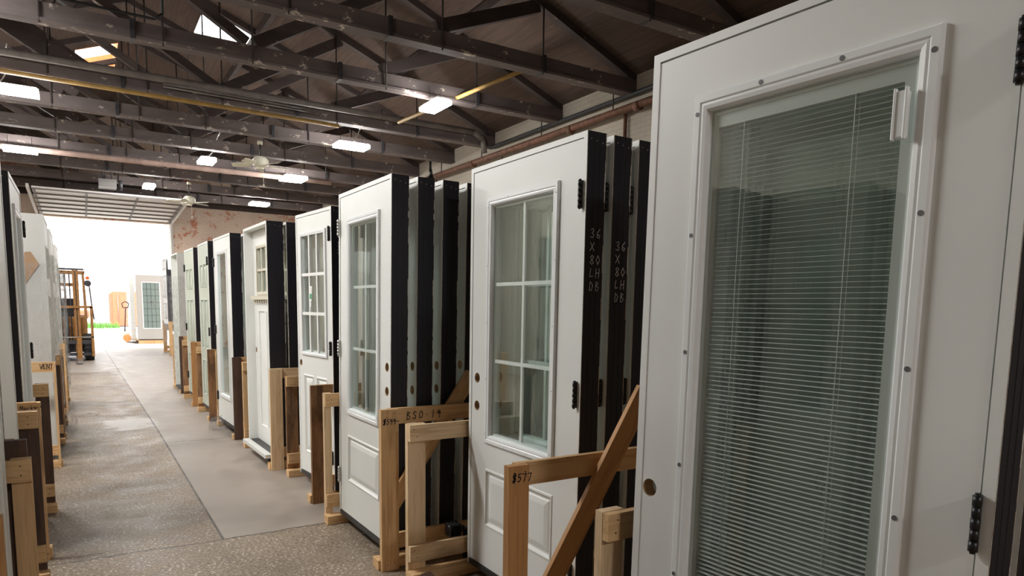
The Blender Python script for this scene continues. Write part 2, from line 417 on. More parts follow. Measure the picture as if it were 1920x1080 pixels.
# roof trusses: bottom chord, top chords, diagonals, iron tie rods
TR_Y = [.1, 2.0, 3.9, 5.83, 7.88, 9.71, 11.96, 13.70, 15.55, 17.5, 19.45, 21.4, 23.4]
ZC0, ZC1 = 4.695, 4.875
def truss(y, label, proto=None):
    if proto:
        o = dup(proto); o.location.y = y; o['label'] = label; return o
    e = empty('roof_truss', (RIDGE, y, ZC0), label, 'roof truss', 'timber roof trusses across the hall')
    hw = XR-RIDGE; th = .13
    def zz(u): return ZR-SL*abs(u)-ZC0
    m = MB(); m.box(-hw, hw, 0, th, 0, ZC1-ZC0, 'painted_beam'); m.box(-hw, hw, -.03, th+.03, -.035, 0, 'painted_beam')
    for xx in (-3.2, -.35, 2.2, 4.4): m.box(xx, xx+.05, -.035, th+.035, -.04, ZC1-ZC0+.01, 'dark_steel')
    m.build('bottom_chord', e)
    for s in (-1, 1):
        m = MB(); m.bar((s*hw, th/2, zz(hw)-.055), (0, th/2, zz(0)-.055), th, .10, 'web_timber'); m.build('top_chord', e)
    for s in (-1, 1):
        for u0, u1 in ((1.1, 3.0), (2.85, 4.35)):
            m = MB(); m.bar((s*u0, th/2, .22), (s*u1, th/2, zz(u1)-.12), th*.8, .16, 'web_timber'); m.build('diagonal', e)
    for u0, u1 in ((1.0, -1.7), (-.9, -2.9)):
        m = MB(); m.bar((u0, th/2, .22), (u1, th/2, zz(u1)-.12), th*.8, .115, 'web_timber'); m.build('diagonal', e)
    for u in (-4.5, -2.95, -1.25, 0, 1.05, 2.9, 4.4):
        m = MB(); m.tube((u, -.02, -.06), (u, -.02, zz(u)-.1), .012, 'iron_rod', 8); m.build('tie_rod', e)
    return e
ordinal = ['first', 'second', 'third', 'fourth', 'fifth', 'sixth', 'seventh', 'eighth', 'ninth', 'tenth', 'eleventh', 'twelfth', 'thirteenth', 'fourteenth']
T0 = truss(TR_Y[3], 'brown timber roof truss with peeling chord, its chord entering the frame above the blind door')
lab = {4: 'roof truss with flaking paint along its lower chord, right above the nearest square ceiling light',
       5: 'grey-brown roof truss whose lower chord runs just behind the nearest square ceiling light',
       6: 'roof truss carrying the yellow pipe and the thick grey pipe along its chord',
       7: 'roof truss with a fan rod hanging from its chord, next beyond the yellow pipe'}
for i, y in enumerate(TR_Y):
    if i == 3: continue
    if i in lab: L = lab[i]
    elif i < 3: L = 'dark timber roof truss over the near hall, number %s out from the camera end wall' % ordinal[i]
    else: L = 'distant roof truss, %s counted back from the brick end wall' % ordinal[len(TR_Y)-1-i]
    truss(y, L, T0)
# longitudinal purlins / bracing
for i, (x, dz) in enumerate(((5.0, .10), (3.0, .10), (-1.2, .10), (-3.2, .10))):
    m = MB(); m.box(-.04, .04, YF+.01, YB-.01, -.14, 0, 'web_timber')
    o = m.build('purlin', loc=(x, 0, roof_z(x)-.02)); tag(o, ['dark purlin along the right roof slope nearest the right wall', 'dark purlin on the right slope, halfway up to the ridge', 'dark purlin on the left slope, near the ridge', 'dark purlin low on the left roof slope'][i], 'purlin', 'purlins under the roof boards')
# header beam on the end wall
m = MB(); m.box(XL+.01, XR-.01, YB-.16, YB-.002, 4.72, 5.25, 'web_timber'); tag(m.build('header_beam'), 'deep dark timber header above the open overhead door on the brick end wall', 'beam')

# ---------------------------------------------------------------- overhead door
e = tag(bpy.data.objects.new('door_1', None), kind='structure'); COL.objects.link(e); e.location = (.835, YB-.1, OZ+.06)
L = 4.15; ang = math.atan2(.20, L)
for k in range(6):
    y1 = -k*L/6; y0 = y1-L/6+.015
    m = MB(); m.box(-1.76, 1.76, y0, y1, -.02, .02, 'overhead_panel')
    m.box(-1.76, 1.76, y0, y0+.05, -.055, -.02, 'overhead_rib')
    for xx in (-1.74, -.6, .58, 1.70): m.box(xx, xx+.05, y0, y1, -.04, -.02, 'overhead_rib')
    o = m.build('door_section', e); o.rotation_euler = (-ang, 0, 0)
for s in (-1, 1):
    m = MB(); m.box(s*1.84-.03, s*1.84+.03, -L-.1, .02, -.05, .05, 'track_white'); o = m.build('door_track', e); o.rotation_euler = (-ang, 0, 0)
    m = MB(); m.box(s*1.82-.035, s*1.82+.035, .0, .08, -OZ-.06, 0, 'grey_white_paint'); m.build('door_jamb', e)
m = MB(); m.box(-.2, .2, -.25, .25, -.1, .1, 'steel'); m.tube((.26, 0, 0), (.34, 0, 0), .13, 'dark_steel', 16); m.tube((-.1, 0, .1), (-.1, 0, .7), .015, 'iron_rod'); m.tube((.1, 0, .1), (.1, 0, .7), .015, 'iron_rod')
tag(m.build('door_opener', loc=(.72, 20.9, 4.55)), 'small grey door opener motor hung above the raised overhead door', 'door opener')

# ---------------------------------------------------------------- pipes and conduits
def tubes(name, segs, label, cat, group=None):
    m = MB()
    for a, b_, r, mt in segs: m.tube(a, b_, r, mt, 14)
    return tag(m.build(name), label, cat, group)
tubes('sprinkler_main', [((6.93, -3, 4.44), (6.93, 25.3, 4.46), .055, 'rust_pipe')]+[((6.93, y, 4.43), (6.93, y+.1, 4.43), .072, 'rust_pipe') for y in (5.3, 7.6, 9.2, 12.5, 16.4)]+[((6.93, y, 4.4), (6.93, y, 4.95), .010, 'iron_rod') for y in (6.3, 8.2, 10.1, 12.2, 14, 16)],
      'rusty brown main pipe running along the top of the right-hand brick wall', 'pipe')
tubes('black_conduit', [((7.02, -3, 4.66), (7.02, 12.0, 4.66), .035, 'black_cable')], 'black pipe above the rusty main on the right wall', 'pipe')
for i, (y, r) in enumerate(((8.05, .028), (9.35, .016), (11.6, .012), (14.5, .016))):
    tubes('wall_riser', [((7.05, y, .2), (7.05, y, 4.42), r, 'rust_pipe')], ['thick dark riser pipe on the brick wall above the second door of the nearest pair', 'thin rusty conduit on the brick wall above the two-bore glass door', 'thinnest riser on the brick wall beyond the two-bore glass door', 'riser pipe on the painted brick wall towards the end wall'][i], 'pipe', 'vertical pipes on the right wall')
tubes('grey_cross_pipe', [((XL, 11.85, 4.86), (6.55, 11.85, 4.86), .055, 'grey_pipe'), ((6.55, 11.85, 4.86), (6.75, 11.85, 4.76), .055, 'grey_pipe'), ((6.75, 11.85, 4.76), (6.80, 11.85, 4.5), .05, 'grey_pipe')], 'thick grey pipe crossing the hall over the yellow pipe', 'pipe')
tubes('yellow_gas_pipe', [((-1.0, 11.86, 4.61), (3.9, 11.86, 4.58), .032, 'yellow_pipe')], 'mustard yellow pipe fixed along a roof beam across the hall', 'pipe')
tubes('conduit_pair', [((1.2, 11.84, 4.79), (3.4, 11.84, 4.77), .014, 'grey_pipe'), ((1.2, 11.84, 4.75), (3.4, 11.84, 4.73), .014, 'grey_pipe')], 'pair of thin dark conduits between grey cross pipe and yellow pipe', 'conduit')
tubes('bent_conduit', [((-3, 9.60, 4.93), (.9, 9.60, 4.90), .016, 'black_cable'), ((.9, 9.60, 4.90), (1.0, 9.60, 4.98), .016, 'black_cable'), ((1.0, 9.60, 4.98), (1.0, 9.60, 5.6), .016, 'black_cable')], 'black conduit on a roof beam, bending upward near the orange skylight', 'conduit')
tubes('brass_pipe', [((5.2, 8.05, 4.70), (4.9, 11.6, 4.74), .03, 'yellow_pipe')], 'short tan pipe between two beams right of the nearest square light', 'pipe')
tubes('lower_rail_pipe', [((XL, 17.42, 4.60), (5.5, 17.42, 4.60), .06, 'pink_brown')], 'pinkish pipe under a distant beam behind the nearer ceiling fan', 'pipe')
m = MB(); m.tube((0, 0, .12), (.02, -.02, -.03), .035, 'black_metal'); m.tube((.02, -.02, -.03), (-.06, -.12, -.20), .05, 'black_metal', 16, .11); m.box(-.02, .02, -.02, .02, .1, .3, 'black_metal')
tag(m.build('flood_lamp', loc=(6.75, 14.2, 4.45)), 'small black spotlight hanging beside the rusty wall pipe', 'spotlight')

# ---------------------------------------------------------------- ceiling lights
def light(x, y, z, lx, ly, label, cord):
    e = empty('ceiling_light', (x, y, z), label, 'ceiling light', 'white fluorescent fixtures hung from the trusses')
    m = MB(); m.box(-lx/2+.02, lx/2-.02, -ly/2+.02, ly/2-.02, .02, .04, 'lamp_housing'); m.build('housing', e)
    m = MB(); m.box(-lx/2, lx/2, -ly/2, ly/2, -.04, .02, 'lamp_glow'); m.build('diffuser', e)
    for s in (-1, 1):
        c = MB(); c.tube((s*lx*.35, 0, .05), (s*lx*.35, 0, 4.75-z), .004, 'iron_rod', 6); c.build('chain', e)
    if cord:
        pts = [(0, 0, .05)]
        for k in range(1, 7):
            t = k/6; pts.append((cord*t*.35+.04*math.sin(5*t), .06*math.sin(4*t), .05+(4.85-z)*1.6*t))
        c = MB(); c.path(pts, .010, 'cable_white', 6); c.build('power_cord', e)
light(4.62, 9.55, 4.5, .25, .58, 'nearest square-looking white ceiling light, above the door stack with hinges', 0)
light(4.45, 12.8, 4.5, .60, .36, 'long ceiling light with a kinked white cord, in front of the thick pipe wall end', .9)
light(4.42, 16.85, 4.5, .52, .60, 'ceiling light just right of the nearer ceiling fan', 0)
light(4.65, 21.65, 4.5, .52, .45, 'small ceiling light before the brick end wall, farthest on the right', 0)
light(2.38, 15.9, 4.5, .30, .56, 'ceiling light with slanting cord just left of the nearer ceiling fan', .9)
light(1.62, 20.2, 4.5, .26, .60, 'tiny ceiling light in front of the overhead door opener', 0)
light(-.88, 17.0, 4.5, .56, .36, 'long ceiling light at the left edge, lower of the two', 0)
light(-.85, 12.35, 4.5, .95, .36, 'long bright ceiling light cut by the left edge, hung by a curled cord', .5)
for i, (x, y) in enumerate(((-1.35, 9.0), (-1.3, 5.0), (-3.9, 7.0), (-3.9, 12.5), (1.0, -4.5))):  # all but the first are unseen, added for the light the hall needs
    light(x, y, 4.5, (.75, 1.1, .9, .9, .9)[i], (.36, .36, .36, .36, .36)[i], ['white ceiling light just beyond the left edge, above the forward left row', 'unseen ceiling light added beside the nearer left row to brighten the blind door and crates', 'unseen ceiling light added in the left bay to brighten the hall', 'unseen ceiling light added deep in the left bay to brighten the hall', 'unseen ceiling light added behind the camera to brighten the aisle'][i], 0)

# ---------------------------------------------------------------- ceiling fans
def fan(x, y, z, rot, top, label):
    e = empty('ceiling_fan', (x, y, z), label, 'ceiling fan', 'cream five-blade ceiling fans')
    m = MB(); m.tube((0, 0, .08), (0, 0, top-z), .015, 'black_metal'); m.tube((0, 0, top-z-.06), (0, 0, top-z), .05, 'cream_plastic'); m.build('downrod', e)
    m = MB(); m.tube((0, 0, .10), (0, 0, .04), .10, 'cream_plastic', 20, .15); m.tube((0, 0, .04), (0, 0, -.05), .15, 'cream_plastic', 20); m.tube((0, 0, -.05), (0, 0, -.10), .15, 'cream_plastic', 20, .08); m.tube((0, 0, -.10), (0, 0, -.14), .07, 'cream_plastic', 20, .05); m.build('motor', e)
    for k in range(5):
        m = MB(); m.bar((.12, 0, -.07), (.26, 0, -.06), .04, .008, 'cream_plastic')
        for (xa, wa, xb, wb) in ((.20, .045, .26, .065), (.26, .065, .50, .07), (.50, .07, .55, .045)):
            for zz in (-.065, -.055):
                m.face([(xa, -wa, zz-.022), (xb, -wb, zz-.022), (xb, wb, zz+.022), (xa, wa, zz+.022)], 'cream_plastic')
            for s in (-1, 1): m.face([(xa, s*wa, -.065+s*.022), (xb, s*wb, -.065+s*.022), (xb, s*wb, -.055+s*.022), (xa, s*wa, -.055+s*.022)], 'cream_plastic')
        o = m.build('blade', e); o.rotation_euler = (0, 0, rot+k*2*PI/5)
    m = MB(); m.tube((.05, 0, -.14), (.05, 0, -.42), .003, 'cable_white', 6); m.tube((.05, 0, -.42), (.05, 0, -.46), .014, 'cream_plastic', 10); m.build('pull_chain', e)
fan(3.12, 14.3, 4.29, R(8), 4.69, 'nearer cream ceiling fan hanging between two ceiling lights')
fan(2.55, 20.1, 4.22, R(30), 4.69, 'farther cream ceiling fan in front of the brick end wall')

# ---------------------------------------------------------------- doors
PANEL = [(0, 0), (.004, -.004), (.012, -.005), (.018, .004), (.024, .009), (.034, .009), (.040, .004), (.060, -.001), (.066, -.002)]
def rings(mb, rect, prof, yf, m, cap=True):
    x0, x1, z0, z1 = rect; prev = None
    for ins, dy in prof:
        cur = [(x0+ins, yf+dy, z0+ins), (x1-ins, yf+dy, z0+ins), (x1-ins, yf+dy, z1-ins), (x0+ins, yf+dy, z1-ins)]
        if prev:
            for i in range(4): mb.face([prev[i], prev[(i+1) % 4], cur[(i+1) % 4], cur[i]], m)
        prev = cur
    if cap: mb.face(prev, m)
def slab_mesh(x0, x1, z0, z1, yf, yb, feats, m, panel=PANEL, back=None):
    mb = MB(); xs = {x0, x1}; zs = {z0, z1}; F = []
    for f in feats:
        if f[0] == 'bore': r = (f[1]-.04, f[1]+.04, f[2]-.04, f[2]+.04)
        else: r = f[1:5]
        F.append((f, r)); xs |= {r[0], r[1]}; zs |= {r[2], r[3]}
    xs = sorted(xs); zs = sorted(zs)
    for i in range(len(xs)-1):
        for j in range(len(zs)-1):
            cx, cz = (xs[i]+xs[i+1])/2, (zs[j]+zs[j+1])/2
            k = [f[0] for f, r in F if r[0] < cx < r[1] and r[2] < cz < r[3]]
            k = k[0] if k else None
            q = lambda y: [(xs[i], y, zs[j]), (xs[i+1], y, zs[j]), (xs[i+1], y, zs[j+1]), (xs[i], y, zs[j+1])]
            if k is None: mb.face(q(yf), m)
            if k in (None, 'panel'): mb.face(q(yb), back or m)
    for f, r in F:
        a, b_, c, d = r
        if f[0] == 'lite':
            for p, q in (((a, c), (b_, c)), ((b_, c), (b_, d)), ((b_, d), (a, d)), ((a, d), (a, c))):
                mb.face([(p[0], yf, p[1]), (q[0], yf, q[1]), (q[0], yb, q[1]), (p[0], yb, p[1])], m)
        elif f[0] == 'panel': rings(mb, r, panel, yf, m)
        else:
            cx, cz, rad = f[1], f[2], f[3]; n = 24; C = []; Q = []
            for i in range(n):
                t = 2*PI*(i+.5)/n-PI; c_, s_ = math.cos(t), math.sin(t); k = .04/max(abs(c_), abs(s_))
                C.append((cx+rad*c_, cz+rad*s_)); Q.append((cx+k*c_, cz+k*s_))
            for i in range(n):
                j = (i+1) % n
                for y in (yf, yb):
                    mb.face([(Q[i][0], y, Q[i][1]), (Q[j][0], y, Q[j][1]), (C[j][0], y, C[j][1]), (C[i][0], y, C[i][1])], m)
                mb.face([(C[i][0], yf, C[i][1]), (C[j][0], yf, C[j][1]), (C[j][0], yb, C[j][1]), (C[i][0], yb, C[i][1])], 'bore_wood')
            for (px, pz) in ((a, c), (b_, c), (b_, d), (a, d)):
                near = sorted(Q, key=lambda q: (q[0]-px)**2+(q[1]-pz)**2)[:2]
                for y in (yf, yb): mb.face([(px, y, pz), (near[0][0], y, near[0][1]), (near[1][0], y, near[1][1])], m)
    for x in (x0, x1): mb.face([(x, yf, z0), (x, yb, z0), (x, yb, z1), (x, yf, z1)], m)
    for z in (z0, z1): mb.face([(x0, yf, z), (x1, yf, z), (x1, yb, z), (x0, yb, z)], m)
    return mb

def hinge(e, x, z, side, m, h=.10, proud=.012):
    mb = MB(); n = 5; r = .009
    for k in range(n):
        a = z-h/2+h*k/n; mb.tube((x, -proud, a+.0012), (x, -proud, a+h/n-.0012), r if k % 2 == 0 else r*.94, m, 12)
    mb.tube((x, -proud, z-h/2-.004), (x, -proud, z+h/2+.004), .0055, m, 10)
    mb.box(x-.004, x+.004, -proud, .012, z-h/2, z+h/2, m)
    return mb.build('hinge', e)

def door_unit(name, label, group, w, h, dep, P, zrot, lean=0., style='C', paint='white_paint', hinge_at=None, hinge_m='black_metal', bores=None, side='black_jamb', recess=.003, hz=None, cat='door'):
    """local x runs along the face, y goes into the stack, z up; origin at the face's first bottom corner"""
    e = bpy.data.objects.new(name, None); COL.objects.link(e); e.empty_display_size = .1
    e.matrix_world = Matrix.Translation(P) @ Matrix.Rotation(zrot, 4, 'Z') @ Matrix.Rotation(-lean, 4, 'X')
    tag(e, label, cat, group)
    t = .024
    m = MB(); j = paint if paint != 'primer_green' else 'white_paint'
    for (a, b_, s) in ((0, t, 'nx'), (w-t, w, 'px')):
        m.box(a, b_, 0, dep, 0, h, j, **{s: side, 'py': 'raw_edge'})
        sgn = -1 if s == 'nx' else 1; X = a if s == 'nx' else b_
        for g0 in (.36, .66):                     # shallow grooves of the jamb cladding
            m.box(min(X, X+sgn*.0008), max(X, X+sgn*.0008), dep*g0, dep*g0+.0022, .002, h-.002, 'rubber' if side == 'black_jamb' else side)
        if side == 'black_jamb':
            rg = random.Random(int(w*1000)+int(dep*977)); zz = .01
            while zz < h-.03:
                L_ = rg.uniform(.02, .12); wd_ = rg.choice((.0012, .002, .0035, .005)); zz2 = min(zz+L_, h-.005)
                m.box(min(X, X+sgn*.001), max(X, X+sgn*.001), dep-wd_, dep, zz, zz2, 'raw_edge'); zz = zz2+rg.choice((0, 0, .02))
            m.box(min(X, X+sgn*.0006), max(X, X+sgn*.0006), .0005, .003, 0, h, 'raw_edge')
            for q in range(3): m.tube((X, dep*(.2+.3*q), h-.03-.006*q), (X+sgn*.002, dep*(.2+.3*q), h-.03-.006*q), .003, 'steel', 8)
    m.box(t, w-t, 0, dep, h-t, h, j, pz=side, py='raw_edge')
    m.build('frame', e, bevel=0)
    m = MB(); m.box(t, w-t, -.004, dep+.01, 0, .03, 'sill_dark'); m.build('sill', e)
    X0, X1, Z0, Z1 = t+.004, w-t-.004, .034, h-t-.004; yf = recess; yb = yf+.044
    m = MB(); m.box(t, w-t, yb+.001, yb+.012, .03, h-t, 'black_metal') if False else None
    W = X1-X0; ctr = (X0+X1)/2
    feats = []; lite = None
    if style == 'A': lw = .62; lite = (ctr-lw/2, ctr+lw/2, .30, h-.155); fw_ = .046
    elif style in ('B', 'C', 'L'): lw = min(.62, W*.70) if style != 'C' else .56; lite = (ctr-lw/2, ctr+lw/2, .72, h-.175); fw_ = .044
    elif style == 'D': lw = W*.78; lite = (ctr-lw/2, ctr+lw/2, 1.02, h-.15); fw_ = .03
    elif style == 'E': lw = W*.64; lite = (ctr-lw/2, ctr+lw/2, 1.50, h-.17); fw_ = .03
    elif style == 'F': lw = W*.66; lite = (ctr-lw/2, ctr+lw/2, .30, h-.16); fw_ = .045
    elif style == 'K': lw = .62; lite = (ctr-lw/2, ctr+lw/2, .42, h-.25); fw_ = .03
    elif style == 'HL': lw = W*.62; lite = (ctr-lw/2, ctr+lw/2, 1.0, h-.20); fw_ = .04
    if lite:
        o = (lite[0]+.012, lite[1]-.012, lite[2]+.012, lite[3]-.012); feats.append(('lite', *o))
    if style in ('B', 'C', 'L'): feats.append(('panel', ctr-lw/2, ctr+lw/2, .26, .58))
    if style in ('D', 'HL'):
        for s in (-1, 1):
            c = ctr+s*W*.20; feats.append(('panel', c-W*.155, c+W*.155, .20, .86))
    if style == 'E':
        for s in (-1, 1):
            c = ctr+s*W*.17; feats.append(('panel', c-W*.14, c+W*.14, .20, 1.34))
    if style == 'P6':
        for s in (-1, 1):
            c = ctr+s*W*.19
            for (a, b_) in ((.17, .66), (.80, 1.47), (1.62, 1.93)): feats.append(('panel', c-W*.145, c+W*.145, a, b_))
    for bx in (bores or ()): feats.append(('bore', bx[0], bx[1], .027))
    prof = [(a_, d_*1.8) for a_, d_ in PANEL] if style == 'P6' else PANEL if style != 'E' else [(0, 0), (.004, .010), (.006, .012)]
    sm = slab_mesh(X0, X1, Z0, Z1, yf, yb, feats, paint, prof)
    sl = sm.build('slab', e)
    if bores:
        m = MB(); ex = X0 if bores[0][0] < ctr else X1
        for bx in bores:
            m.box(ex-.0015, ex+.0015, yf+.010, yf+.034, bx[1]-.028, bx[1]+.028, 'bore_wood')
        m.build('latch_mortise', e)
    if lite:
        a, b_, c, d = lite; fm = {'E': 'beige_paint', 'D': 'lite_frame_white'}.get(style, 'lite_frame_white')
        m = MB(); pr = [(0, 0), (.0, -.010), (.004, -.014), (.020, -.014), (.024, -.011), (.030, -.012), (fw_-.006, -.010), (fw_, -.002), (fw_, .014)]
        rings(m, lite, pr, yf, fm, cap=False); rings(m, lite, [(0, 0), (0, .010), (fw_, .010), (fw_, -.014)], yb, fm, cap=False)
        lf = m.build('lite_frame', e)
        if style in ('A', 'B', 'C', 'F', 'L'):
            m = MB(); nz = 5 if style != 'A' else 6; sm_ = 'screw_plug' if style == 'A' else 'screw_plug_pale'; pr_ = .006 if style == 'A' else .003
            for i in range(nz):
                z = c+.05+(d-c-.10)*i/(nz-1)
                for xx in (a+.013, b_-.013): m.tube((xx, yf-.0155, z), (xx, yf-.012, z), pr_, sm_, 10)
            for i in range(1, 3):
                x = a+(b_-a)*i/3
                for z in (c+.013, d-.013): m.tube((x, yf-.0155, z), (x, yf-.012, z), pr_, sm_, 10)
            m.build('screw_plugs', lf)
        ia, ib, ic, id_ = a+fw_-.002, b_-fw_+.002, c+fw_-.002, d-fw_+.002
        m = MB(); m.box(ia, ib, yf+.008, yf+.011, ic, id_, 'window_glass' if style != 'K' else 'teal_glass'); m.build('glass_pane', e)
        m = MB(); m.box(ia, ib, yf+.033, yf+.036, ic, id_, 'clear_pane'); m.build('glass_pane', e)
        m = MB(); rings(m, (ia, ib, ic, id_), [(0, .012), (.012, .012), (.012, .032)], yf, 'grid_white', cap=False); m.build('spacer', e)
        nx, nzz = {'B': (2, 3), 'C': (2, 3), 'D': (3, 3), 'E': (3, 2), 'L': (1, 1), 'HL': (1, 1)}.get(style, (1, 1))
        if nx*nzz > 1:
            m = MB(); gw = .009 if style in 'BC' else .012
            y0, y1 = (yf+.017, yf+.027) if style in 'BC' else (yf-.006, yf+.008)
            gm = 'beige_paint' if style == 'E' else 'grid_white'
            for i in range(1, nx): x = ia+(ib-ia)*i/nx; m.box(x-gw, x+gw, y0, y1, ic, id_, gm)
            for i in range(1, nzz): z = ic+(id_-ic)*i/nzz; m.box(ia, ib, y0-.0005, y1+.0005, z-gw, z+gw, gm)
            m.build('muntin_grid', e)
        if style == 'A':
            m = MB(); m.box(ia+.004, ib-.004, yf+.013, yf+.031, id_-.046, id_-.012, 'grey_white_paint'); hr = m.build('blind_headrail', e)
            m = MB(); m.box(ib-.034, ib-.012, yf+.013, yf+.030, ic+.012, id_-.046, 'grey_white_paint'); m.box(ia+.010, ia+.022, yf+.013, yf+.030, ic+.012, id_-.046, 'grey_white_paint'); m.build('blind_side_channel', e)
            m = MB(); z = id_-.052; tilt = .10
            while z > ic+.03:
                pts = []
                for k in range(5):
                    u = (k-2)/2; pts.append((yf+.022+u*.0062*math.cos(tilt), z+u*.0062*math.sin(tilt)+.0009*(1-u*u)))
                for p, q in zip(pts, pts[1:]):
                    m.face([(ia+.024, p[0], p[1]), (ib-.036, p[0], p[1]), (ib-.036, q[0], q[1]), (ia+.024, q[0], q[1])], 'grid_white', smooth=True)
                z -= .0125
            sl_ = m.build('blind_slats', e); sl_['label'] = 'stack of thin white slats between the panes'
            m = MB()
            for x in (ia+.10, ib-.14):
                for yy in (.0155, .0285): m.tube((x+(.004 if yy > .02 else 0), yf+yy, ic+.03), (x+(.004 if yy > .02 else 0), yf+yy, id_-.046), .0009, 'grid_white', 6)
            m.build('ladder_cords', e)
            m = MB(); zt = id_-.075
            m.box(ib-.034, ib-.010, yf-.026, yf-.004, zt-.095, zt, 'lite_frame_white'); m.box(ib-.036, ib-.031, yf-.030, yf-.018, zt-.10, zt+.006, 'lite_frame_white'); m.box(ib-.013, ib-.008, yf-.030, yf-.018, zt-.10, zt+.006, 'lite_frame_white')
            m.build('blind_operator', e, bevel=.002)
        if style == 'E':
            m = MB(); m.box(X0+.04, X1-.04, yf-.045, yf, 1.455, 1.49, 'beige_paint')
            for k in range(8): xx = X0+.10+(X1-X0-.22)*k/7; m.box(xx, xx+.025, yf-.03, yf, 1.425, 1.455, 'beige_paint')
            m.build('dentil_shelf', e)
        if style == 'K':
            m = MB()
            for i in range(1, 4):
                x = ia+(ib-ia)*i/4; m.box(x-.004, x+.004, yf+.001, yf+.007, ic, id_, 'dark_steel')
            for i in range(1, 7): z = ic+(id_-ic)*i/7; m.box(ia, ib, yf+.001, yf+.007, z-.004, z+.004, 'dark_steel')
            cx, cz = (ia+ib)/2, ic+(id_-ic)*.55
            for rr in (.07, .13):
                pts = [(cx+rr*math.cos(t)*(.8 if k % 2 else 1.1), yf+.004, cz+1.7*rr*math.sin(t)) for k, t in enumerate([i*PI/6 for i in range(13)])]
                m.path(pts, .005, 'steel', 6)
            m.build('leaded_pattern', e)
    if hinge_at is not None:
        hx = t+.002 if hinge_at == 0 else w-t-.002
        for z in (hz or (.30, 1.08, 1.92)): hinge(e, hx, z, hinge_at, hinge_m, .115 if style in 'AB' else .105)
    return e

RR = -PI/2      # faces toward the aisle from the right row
def stack(first, n, pitch, zrot, labels):
    d = Vector((-math.sin(zrot), math.cos(zrot), 0))     # local +y
    out = [first]
    for k in range(1, n):
        c = dup(first); c.matrix_world = Matrix.Translation(d*pitch*k) @ first.matrix_world
        c['label'] = labels[k-1]; out.append(c)
    return out

# A: nearest, full-lite door with blinds
zr = RR+.06
A = door_unit('blind_door', 'white entry door nearest the camera with built-in mini blinds behind full glass', None, .95, 2.17, .115, (1.414, 1.53, .065), zr, .0146, 'A', hinge_at=1, bores=[(.057, .90)], hz=(.26, 1.025, 1.92))
A2 = door_unit('full_glass_door', 'glass door standing directly behind the nearest blind door, only its jamb showing', 'plain glass doors behind the blind door', .95, 2.17, .115, (1.564, 1.539, .065), zr, .0146, 'F')
door_unit('six_panel_door', 'unseen panelled door at the back of the nearest stack, made solid to block light', None, .95, 2.17, .115, (1.714, 1.548, .065), zr, .0146, 'P6')  # unseen solid door added to keep the blind glass dark from behind
# B
B = door_unit('six_lite_door', 'white six-lite door with two bore holes and chalked black jamb reading 36 X 80', 'six-lite doors of the second stack', .99, 2.17, .102, (1.789, 3.275, .065), RR, .005, 'B', hinge_at=1, bores=[(.085, 1.058), (.085, .907)], hz=(.25, 1.067, 1.914))
stack(B, 3, .142, RR, ['second door back in the chalk-marked stack, its own jamb also chalked', 'third door back in the chalk-marked stack, only its white edge showing beside the blind door'])
# C
zr = RR+.005
C_ = door_unit('three_quarter_lite_door', 'white three-quarter-lite door with bores on its near edge, front of a stack of four', 'glass doors of the four-door stack', .905, 2.17, .106, (1.459, 4.535, .065), zr, .012, 'C', hinge_at=0, hinge_m='nickel_metal', bores=[(.845, 1.085), (.845, .945)], hz=(.28, 1.15, 1.95))
stack(C_, 4, .159, zr, ['second door in the four-door stack, black jamb just behind the front one', 'third door in the four-door stack', 'rearmost door of the four-door stack, partly hidden by the six-lite door'])
# D
zr = RR+.09
D = door_unit('nine_lite_door', 'white nine-lite door over two tall panels with a hang tag on its glass', None, .74, 2.16, .11, (1.530, 5.80, .075), zr, 0., 'D', hinge_at=1, bores=[(.06, .95)], hz=(.25, 1.10, 1.96))
# E
zr = RR+.02
E_ = door_unit('craftsman_door', 'recessed craftsman door with beige shelf and small upper panes in a deep white frame', 'craftsman doors in deep frames', .92, 2.15, .15, (1.402, 7.28, .095), zr, 0., 'E', recess=.085, bores=[(.06, .95)])
m = MB(); m.box(0, .92, -.06, .0, .0, .035, 'grey_white_paint'); m.build('projecting_sill', E_)
stack(E_, 2, .175, zr, ['second craftsman door unit, standing behind the beige-shelf one'])
# F
zr = RR+.03
F_ = door_unit('full_glass_door', 'white full-glass door mirroring lumber, with wide black jamb, between dark plank and tan plank', 'full-glass doors', .92, 2.18, .118, (1.372, 8.92, .095), zr, 0., 'F', hinge_at=0, hz=(.3, 1.1, 1.9))
stack(F_, 2, .145, zr, ['second full-glass door tucked behind the one with the wide black jamb'])
# G, H, I
zr = RR+.012
G = door_unit('six_panel_door', 'nearer of the two pale six-panel doors, black hinges on its near edge', 'pale six-panel doors', .80, 2.20, .085, (1.378, 10.25, .095), zr, 0., 'P6', paint='primer_green', hinge_at=1, hz=(.3, 1.05, 1.95))
H = door_unit('six_panel_door', 'farther of the two pale six-panel doors, next to the wrapped frames', 'pale six-panel doors', .80, 2.22, .07, (1.385, 11.75, .095), zr+.02, 0., 'P6', paint='primer_green', hinge_at=0, hz=(.3, 1.05, 1.95))
I_ = door_unit('wrapped_door_frame', 'grey-edged door unit wrapped in clear film at the far end of the right row', None, .72, 2.30, .16, (1.355, 13.32, .04), RR+.03, 0., 'P6', paint='primer_green', side='grey_white_paint', recess=.10)
J1 = door_unit('wrapped_door', 'film-wrapped dark-edged door standing on a slatted crate by the open overhead door', None, 1.3, 1.62, .16, (2.12, 23.4, .86), RR, 0., 'P6', side='black_jamb', recess=.01)
